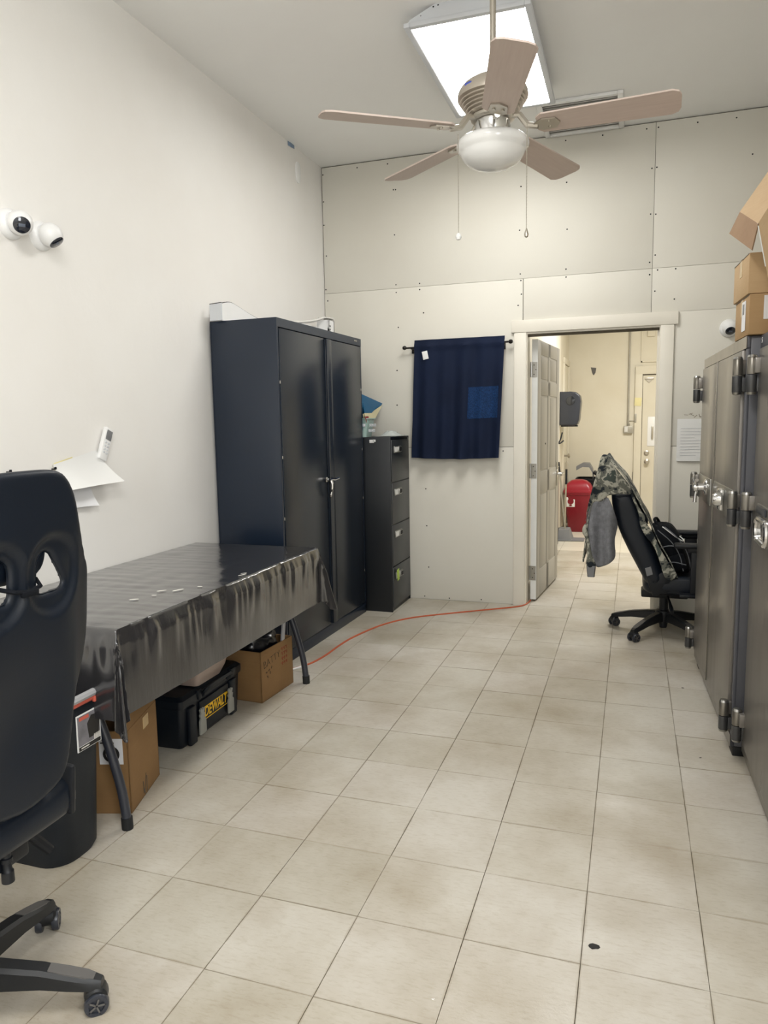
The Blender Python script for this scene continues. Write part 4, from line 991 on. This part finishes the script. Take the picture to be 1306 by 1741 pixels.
for x, y in ((.06, .05), (.06, w2_-.06), (.52, .05), (.52, w2_-.06)): B().box((x, y, .02), (.10, .085, .04), .004).obj('foot', 'rubber', S2)
B().mm(-.014, .012, .035, w2_-.072, .094, sh2-.054, .005).obj('door', 'safedoor', S2)
B().mm(-.004, .0, .0, w2_, .041, .089, .001).obj('bottom_rail', 'hinge', S2)
for z0, z1 in ((1.469, 1.612), (.961, 1.099), (.109, .242)): hinge(S2, w2_-.070, z0, z1, x=-.036, leafdir=-1)
p = B().mm(-.021, -.013, .45, .955, .94, 1.075, .003).obj('escutcheon', 'steel', S2, label='bright metal escutcheon plate')
b = B().box((-.024, .86, 1.055), (.006, .16, .026), .002).obj('dark_plate', 'darkgrey', S2)
B().tube([(-.030, y, z) for y, z in rrect(.71, .905, .950, 1.028, .038, 5)], .010, 8, loop=True).mm(-.03, -.014, .72, .895, .958, 1.020, .006).obj('handle', 'chrome', S2, label='chrome pull ring')
b = B(); b.mesh(text_mesh('S', .03, .0006)).mv(TR(-.001, w2_-.035, sh2-.022) @ Matrix(((0, 0, -1, 0), (-1, 0, 0, 0), (0, 1, 0, 0), (0, 0, 0, 1)))).obj('lettering', 'paper', S2)

# cartons on the safes
def carton(name, x0, y0, w, d, z0, h, rz, mat, label, over=True):
    t = thing(name, label, 'box', (x0, y0, z0), rz, 'cartons on the safes')
    B().mm(0, d, 0, w, 0, h, .0035).obj('carton', mat, t)
    B().mm(-.0012, .0, w*.42, w*.58, h*.55, h-.002).mm(-.001, d, w*.44, w*.56, h, h+.001).obj('tape', 'tape', t)
    b = B(); b.mm(-.0016, 0, 0.004, w-.004, h-.004, h-.002).obj('top_crease', 'brown', t)
    return t
c1 = carton('cardboard_box', 1.722, 1.655, .275, .36, 1.6945, .150, .05, 'card', 'lower sealed carton with white shipping labels on top of double door safe')
B().mm(-.0022, -.001, .06, .13, .022, .135).mm(.05, .23, -.0022, -.0005, .055, .142).obj('shipping_label', 'label', c1)
b = B()
for k in range(5): b.mm(.13+k*.014, .138+k*.014, -.003, -.002, .07, .098)
b.mm(-.003, -.002, .085, .11, .085, .125).obj('barcode', 'grey', c1)
c2 = carton('cardboard_box', 1.716, 1.66, .285, .32, 1.8465, .150, .06, 'cardpale', 'upper sealed pale carton stacked on the labelled carton on the safe')
OB = thing('cardboard_box', 'big open carton with raised flaps at the top right edge, on the nearer safe', 'box', (1.95, 1.30, 1.691), 0, 'cartons on the safes')
b = B(); t_ = .006
bot = [(1.795, 1.505), (1.795, 1.09), (2.18, 1.09), (2.18, 1.505)]; top = [(1.702, 1.375), (1.70, .95), (2.22, .95), (2.22, 1.40)]
ins = lambda q, k: [(x+(k if x < 1.9 else -k), y+(-k if y > 1.2 else k)) for x, y in q]
b.loft([[(*p, 1.692) for p in bot], [(*p, 2.035) for p in top], [(*p, 2.035) for p in ins(top, t_)], [(*p, 1.70) for p in ins(bot, t_)]]).obj('carton', 'cardpale', OB, world=True)
Af, Bf, Cf, Df, Ef, Ff = (1.700, 1.364, 2.032), (1.69, 1.775, 2.175), (1.775, 1.60, 2.290), (1.755, 1.38, 2.09), (1.665, 1.867, 2.117), (1.71, 1.567, 1.987)
def ext(p, q, k): return tuple(Vector(p)+(Vector(q)-Vector(p))*k)
B().poly([Af, Bf, ext(Bf, Cf, 2.2), ext(Af, Df, 3)], (.003, .001, .004)).obj('flap', 'cardpale', OB, world=True, label='raised pale flap')
B().poly([Af, Bf, Ef, Ff], (.004, .001, -.003)).obj('flap', 'cardin', OB, world=True, label='folded down darker flap')
B().poly([(1.703, 1.37, 2.036), (1.72, 1.37, 2.036), (1.753, 1.42, 1.90), (1.74, 1.42, 1.90)], (-.004, .006, 0)).obj('torn_edge', 'paper', OB, world=True)

# ================================================================= EXTENSION CORD, FLOOR LITTER
cord = [(-.50, 2.13), (-.445, 2.225), (-.417, 2.30), (-.398, 2.445), (-.392, 2.65), (-.368, 2.85), (-.284, 3.152), (-.14, 3.379), (.074, 3.552), (.30, 3.715), (.494, 3.853), (.566, 3.93), (.592, 4.02), (.60, 4.10)]
tag(B().tube(curve_pts([(x, y, .0065) for x, y in cord], 8), .0062, 8).obj('extension_cord', 'orange'), 'orange extension cord running along the floor from table to doorway', 'cord')
tag(B().cyl((-.505, 2.09, .009), (-.445, 2.195, .009), .006, .008, seg=10).obj('white_plug', 'white'), 'short white plug end of a cord on floor by table leg', 'plug')
for k, (x, y, s, lb) in enumerate(((1.25, .38, .016, 'largest dark crumb on the bare floor at lower right of the photo'), (1.29, .75, .006, 'small dark speck on the floor between largest crumb and the safes'), (1.39, 1.60, .010, 'dark crumb on floor, farthest left of those before the double safe'), (1.59, 2.45, .010, 'dark crumb on the floor before the middle of double door safe'), (1.61, 1.63, .010, 'dark crumb on floor nearest to the foot of double door safe'), (1.24, 1.66, .008, 'dark crumb alone on the floor, well left of double door safe'), (.78, .34, .006, 'tiny dark speck on a middle floor tile in the foreground'))):
    tag(blob(x, y, s*.18, s, s*.7, s*.2, .5, 2, k, 10, 6).obj('floor_crumb', 'ink'), lb, 'crumb')
for x, y, lb in ((.89, .08, 'tiny white paper crumb on floor at the bottom of the photo'), (.74, .90, 'tiny white paper crumb on floor tiles in the mid foreground')):
    tag(blob(x, y, .002, .006, .004, .002, .5, 2, x, 10, 6).obj('paper_crumb', 'paper'), lb, 'crumb')

# cracks and scratches in the tiles
CRK = [[(1.582, 0.752), (1.649, 0.73), (1.713, 0.703)], [(1.284, 0.754), (1.281, 0.679), (1.299, 0.572), (1.31, 0.484), (1.308, 0.412)], [(1.3, 1.419), (1.297, 1.235), (1.291, 1.023)], [(1.046, 0.254), (1.055, 0.217)], [(1.135, 1.433), (1.158, 1.216), (1.176, 1.069)]]
def crack(pts, w=.0022):
    P = curve_pts([(x, y, 0) for x, y in pts], 4); L_, R_ = [], []
    for k, p in enumerate(P):
        t_ = (P[min(k+1, len(P)-1)]-P[max(k-1, 0)]).normalized(); n = Vector((-t_.y, t_.x, 0))*w*(.3+.7*random.random())
        j = Vector((random.uniform(-.001, .001), random.uniform(-.001, .001), 0))
        L_.append(p+n+j+Vector((0, 0, .0006))); R_.append(p-n+j+Vector((0, 0, .0006)))
    b = B(); a = [b.bm.verts.new(v) for v in L_]; c = [b.bm.verts.new(v) for v in R_]
    for k in range(len(a)-1): b.bm.faces.new((a[k], c[k], c[k+1], a[k+1]))
    b.obj('floor_crack', 'crack', fl, world=True)
MT['crack'] = simple('crack_grime', '#5a4f3e', .8, var=.2)
for c_ in CRK: crack(c_)
# ================================================================= OPEN DOOR
DR = thing('door', 'open grey six panel door hinged at the left of doorway', 'door', (.622, 4.092, 0), -.088)
dw, dt, dh = .862, .044, 1.975       # local: leaf runs along +y, face toward +x at x = dt/2
b = B(); b.mm(-dt/2, dt/2-.0035, 0, dw, .02, dh, .002)
stx = [(0, .115), (.385, .475), (dw-.115, dw)]
rails = [(.02, .23), (.82, .99), (1.57, 1.68), (dh-.105, dh)]
for y0, y1 in stx: b.mm(dt/2-.005, dt/2, y0, y1, .02, dh, .0025)
for z0, z1 in rails: b.mm(dt/2-.005, dt/2, .115, dw-.115, z0, z1, .0025)
b.obj('leaf', 'door', DR)
for (z0, z1) in ((.23, .82), (.99, 1.57), (1.68, dh-.105)):
    for (y0, y1) in ((.115, .385), (.475, dw-.115)):
        B().mm(dt/2-.006, dt/2-.0006, y0+.013, y1-.013, z0+.013, z1-.013, .0035).obj('raised_panel', 'door', DR)
B().mm(-dt/2, dt/2-.001, -.003, .0, .02, dh).obj('edge_face', 'dooredge', DR, label='pale hinge edge of the door')
for z in (.22, 1.0, 1.75):
    b = B().mm(-dt/2+.002, dt/2-.004, -.0055, -.003, z-.05, z+.06).cyl((-dt/2-.004, -.008, z-.05), (-dt/2-.004, -.008, z+.06), .007, seg=10)
    hg = b.obj('hinge', 'steel', DR)
    b = B()
    for q in range(3): b.lathe([(.004, 0), (.003, .001)], 8, TR(-.006+(q % 2)*.014, -.0055, z-.03+q*.034) @ RX(PI/2))
    b.obj('hinge_screws', 'ink', hg)
b = B(); b.lathe([(.034, 0), (.034, .006), (.015, .012), (.012, .045), (.016, .05)], 20, TR(dt/2, dw-.065, .93) @ RY(PI/2)); b.tube([(dt/2+.052, dw-.065, .93), (dt/2+.058, dw-.10, .93), (dt/2+.054, dw-.165, .925)], [.012, .011, .008], 10)
b.obj('lever_handle', 'chrome', DR)
B().box((dt/2+.002, dw-.065, .93), (.004, .06, .20), .002).obj('handle_plate', 'steel', DR)
B().mm(0-.012, .012, dw, dw+.002, .87, .99).obj('latch_plate', 'steel', DR)
B().mm(-dt/2+.01, dt/2-.012, .003, dw-.003, .008, .02).obj('door_gap_shade', 'gap', DR)  # dark strip standing in for the shadow in the gap under the leaf
B().lathe([(.006, 0), (.008, .003)], 8, TR(dt/2-.0005, .30, 1.20) @ RY(PI/2)).obj('chip', 'ink', DR)

# ================================================================= FAR ROOM THINGS
TD = thing('towel_dispenser', 'dark grey paper towel dispenser on the far left wall beyond the doorway', 'dispenser', (.502, 7.50, 1.31))
me = curve_shape([[(x, z) for x, z in ((0, .005), (.17, 0), (.205, .02), (.222, .07), (.238, .28), (.225, .35), (.18, .388), (.12, .395), (0, .395))]], .14, .018)
B().mesh(me).mv(Matrix(((1, 0, 0, 0), (0, 0, 1, 0), (0, 1, 0, 0), (0, 0, 0, 1)))).obj('cover', 'darkgrey', TD)
B().lathe([(.052, .140), (.050, .146), (.03, .149), (.004, .150)], 24, TR(.125, 0, .29) @ RX(PI/2)).obj('viewing_window', 'smoke', TD, label='round smoky viewing window')
B().mm(.01, .20, -.05, .05, -.012, .006, .003).obj('outlet_slot', 'black', TD)
RB = thing('trash_can', 'red plastic trash can with domed swing lid in the far room', 'trash can', (.700, 7.86, 0))
b = B(); ro = lambda s, z, r=.05: [(x, y, z) for x, y in rrect(-.165*s, .165*s, -.14*s, .14*s, r*s, 5)]
b.loft([ro(.66, .001), ro(.70, .01), ro(1.0, .46), ro(1.05, .465), ro(1.05, .49), ro(.95, .49), ro(.66, .015)]).obj('can_body', 'red', RB)
b = B(); b.loft([ro(1.07, .487), ro(1.09, .505), ro(1.05, .52)]); 
b.loft([[(x*k, y*k*.98, z) for x, y in rrect(-.165, .165, -.14, .14, .05, 5)] for k, z in ((1.03, .518), (.98, .55), (.82, .598), (.55, .632), (.25, .645))])
b.obj('swing_lid', 'redlid', RB)
sk = B().box((-.085, -.131, .375), (.10, .004, .12), .001, Matrix.Rotation(.065, 3, 'X')).obj('sticker', 'paper', RB, label='white square sticker with a red mark')
b = B().lathe([(.038, 0), (.036, .002)], 20, TR(-.085, -.134, .385) @ RX(PI/2)).box((-.085, -.135, .335), (.03, .003, .02), .001).obj('sticker_mark', 'red', sk)
BB = thing('black_bin', 'black open bin with grey flap standing behind the red trash can', 'bin', (.84, 8.35, 0))
b = B(); b.loft([[(x*k, y*k, z) for x, y in rrect(-.20, .20, -.18, .18, .05, 4)] for k, z in ((.75, .001), (.98, .60), (1.03, .605), (1.03, .63), (.95, .63), (.74, .02))]).obj('bin_body', 'black', BB)
B().loft([[(x, y, z) for y in (-.12, .10)][:1]+[(x, .10, z), (x, .10, z+.05), (x, -.12, z+.05)] for x, z in ((-.20, .73), (-.12, .775), (-.04, .77), (.0, .70), (.01, .62))]).obj('flap', 'grey', BB)
B().box((.10, -.02, .66), (.20, .22, .04), .012, Matrix.Rotation(.5, 3, 'Y')).obj('lid', 'black', BB)
BRM = thing('dust_pan_set', 'upright grey lobby dustpan with long thin metal handle in far room', 'dustpan', (.60, 7.17, 0))
b = B(); b.loft([[(-.075, -.11, z0), (.075, -.11, z0), (.09, .10, z0), (-.09, .10, z0)][:] for z0 in (.004,)]+[[(-.07, -.06, .12), (.045, -.06, .12), (.05, .09, .13), (-.07, .09, .13)]]).obj('pan', 'grey', BRM)
B().poly([(-.075, -.16, .004), (.22, -.13, .004), (.22, .10, .004), (-.075, .10, .004)], (0, 0, .006)).obj('pan_lip', 'grey', BRM)
B().cyl((-.0, 0, .12), (-.095, .12, .87), .010, seg=10).obj('handle', 'steel', BRM)
B().cyl((-.082, .105, .77), (-.098, .125, .89), .0145, seg=10).obj('grip', 'black', BRM)
BR2 = thing('broom', 'broom with thin upright handle standing beside the red trash can', 'broom', (.575, 7.42, 0))
B().cyl((.0, 0, .10), (.01, .0, .88), .010, seg=10).obj('handle', 'nickel', BR2)
B().cyl((.009, 0, .62), (.010, 0, .80), .013, seg=10).obj('grip', 'black', BR2)
B().loft([[(-.045-k, -.02, z), (.045+k, -.02, z), (.045+k, .02, z), (-.045-k, .02, z)] for z, k in ((.11, 0), (.10, 0), (.005, .02))]).obj('bristles', 'black', BR2)
PNL = thing('upright_panel', 'tall narrow dark upright case standing against wall behind the door handle', 'case', (.541, 6.72, 0))
B().mm(-.038, .012, -.10, .10, .001, .86, .006).obj('case_body', 'brown', PNL)
B().mm(-.038, .014, -.10, .10, .861, .875, .004).obj('case_cap', 'steel', PNL)
CND = thing('electrical_box', 'small grey electrical box at the foot of a conduit on far wall', 'electrical box', (1.262, FY, 1.24))
B().mm(-.055, .055, -.045, 0, -.05, .045, .004).obj('cover', 'conduit', CND)
B().mm(-.050, -.005, -.050, -.045, -.035, .04, .003).obj('socket', 'grille', CND)
B().cyl((-.005, -.022, .045), (-.005, -.022, 1.70), .011, seg=12).obj('conduit', 'conduit', CND)
b = B(); b.cyl((.0, -.022, .04), (.0, -.022, .075), .017, seg=10).obj('connector', 'steel', CND)
tag(B().box((1.375, FY-.0378, 1.595), (.085, .002, .105), .0005, Matrix.Rotation(.05, 3, 'Y')).obj('yellow_note', 'yellow'), 'small yellow note on the casing of the far door', 'note')
b = B(); b.poly([(.775, FY-.001, 2.06), (.845, FY-.001, 2.05), (.835, FY-.001, 1.99), (.815, FY-.001, 1.955), (.80, FY-.001, 1.97)], (0, -.004, 0)).obj('wall_hole', 'pad', WF, world=True)
b = B(); b.mm(1.335, 1.36, FY-.045, FY-.035, 1.33, 1.44, .003).mm(1.27, 1.345, FY-.012, FY, 1.345, 1.355, .002); tag(b.obj('door_strike', 'conduit'), 'upper small metal bracket beside the far door', 'bracket')
b = B(); b.mm(1.28, 1.34, FY-.014, FY, .555, .575, .003).mm(1.325, 1.333, FY-.012, FY, .56, .68, .002); tag(b.obj('door_strike', 'conduit'), 'lower small metal bracket beside the far door', 'bracket')
b = B(); b.tube(curve_pts([(FX+.012, 6.86, 1.16), (FX+.04, 6.88, 1.13), (FX+.06, 6.90, 1.17), (FX+.075, 6.92, 1.24)], 5), .008, 8).tube(curve_pts([(FX+.012, 6.86, 1.14), (FX+.05, 6.88, 1.12), (FX+.09, 6.92, 1.15)], 5), .008, 8).box((FX+.006, 6.86, 1.15), (.012, .05, .09), .003)
tag(b.obj('wall_hook', 'black'), 'dark double wall hook beside the door edge in far room', 'hook')
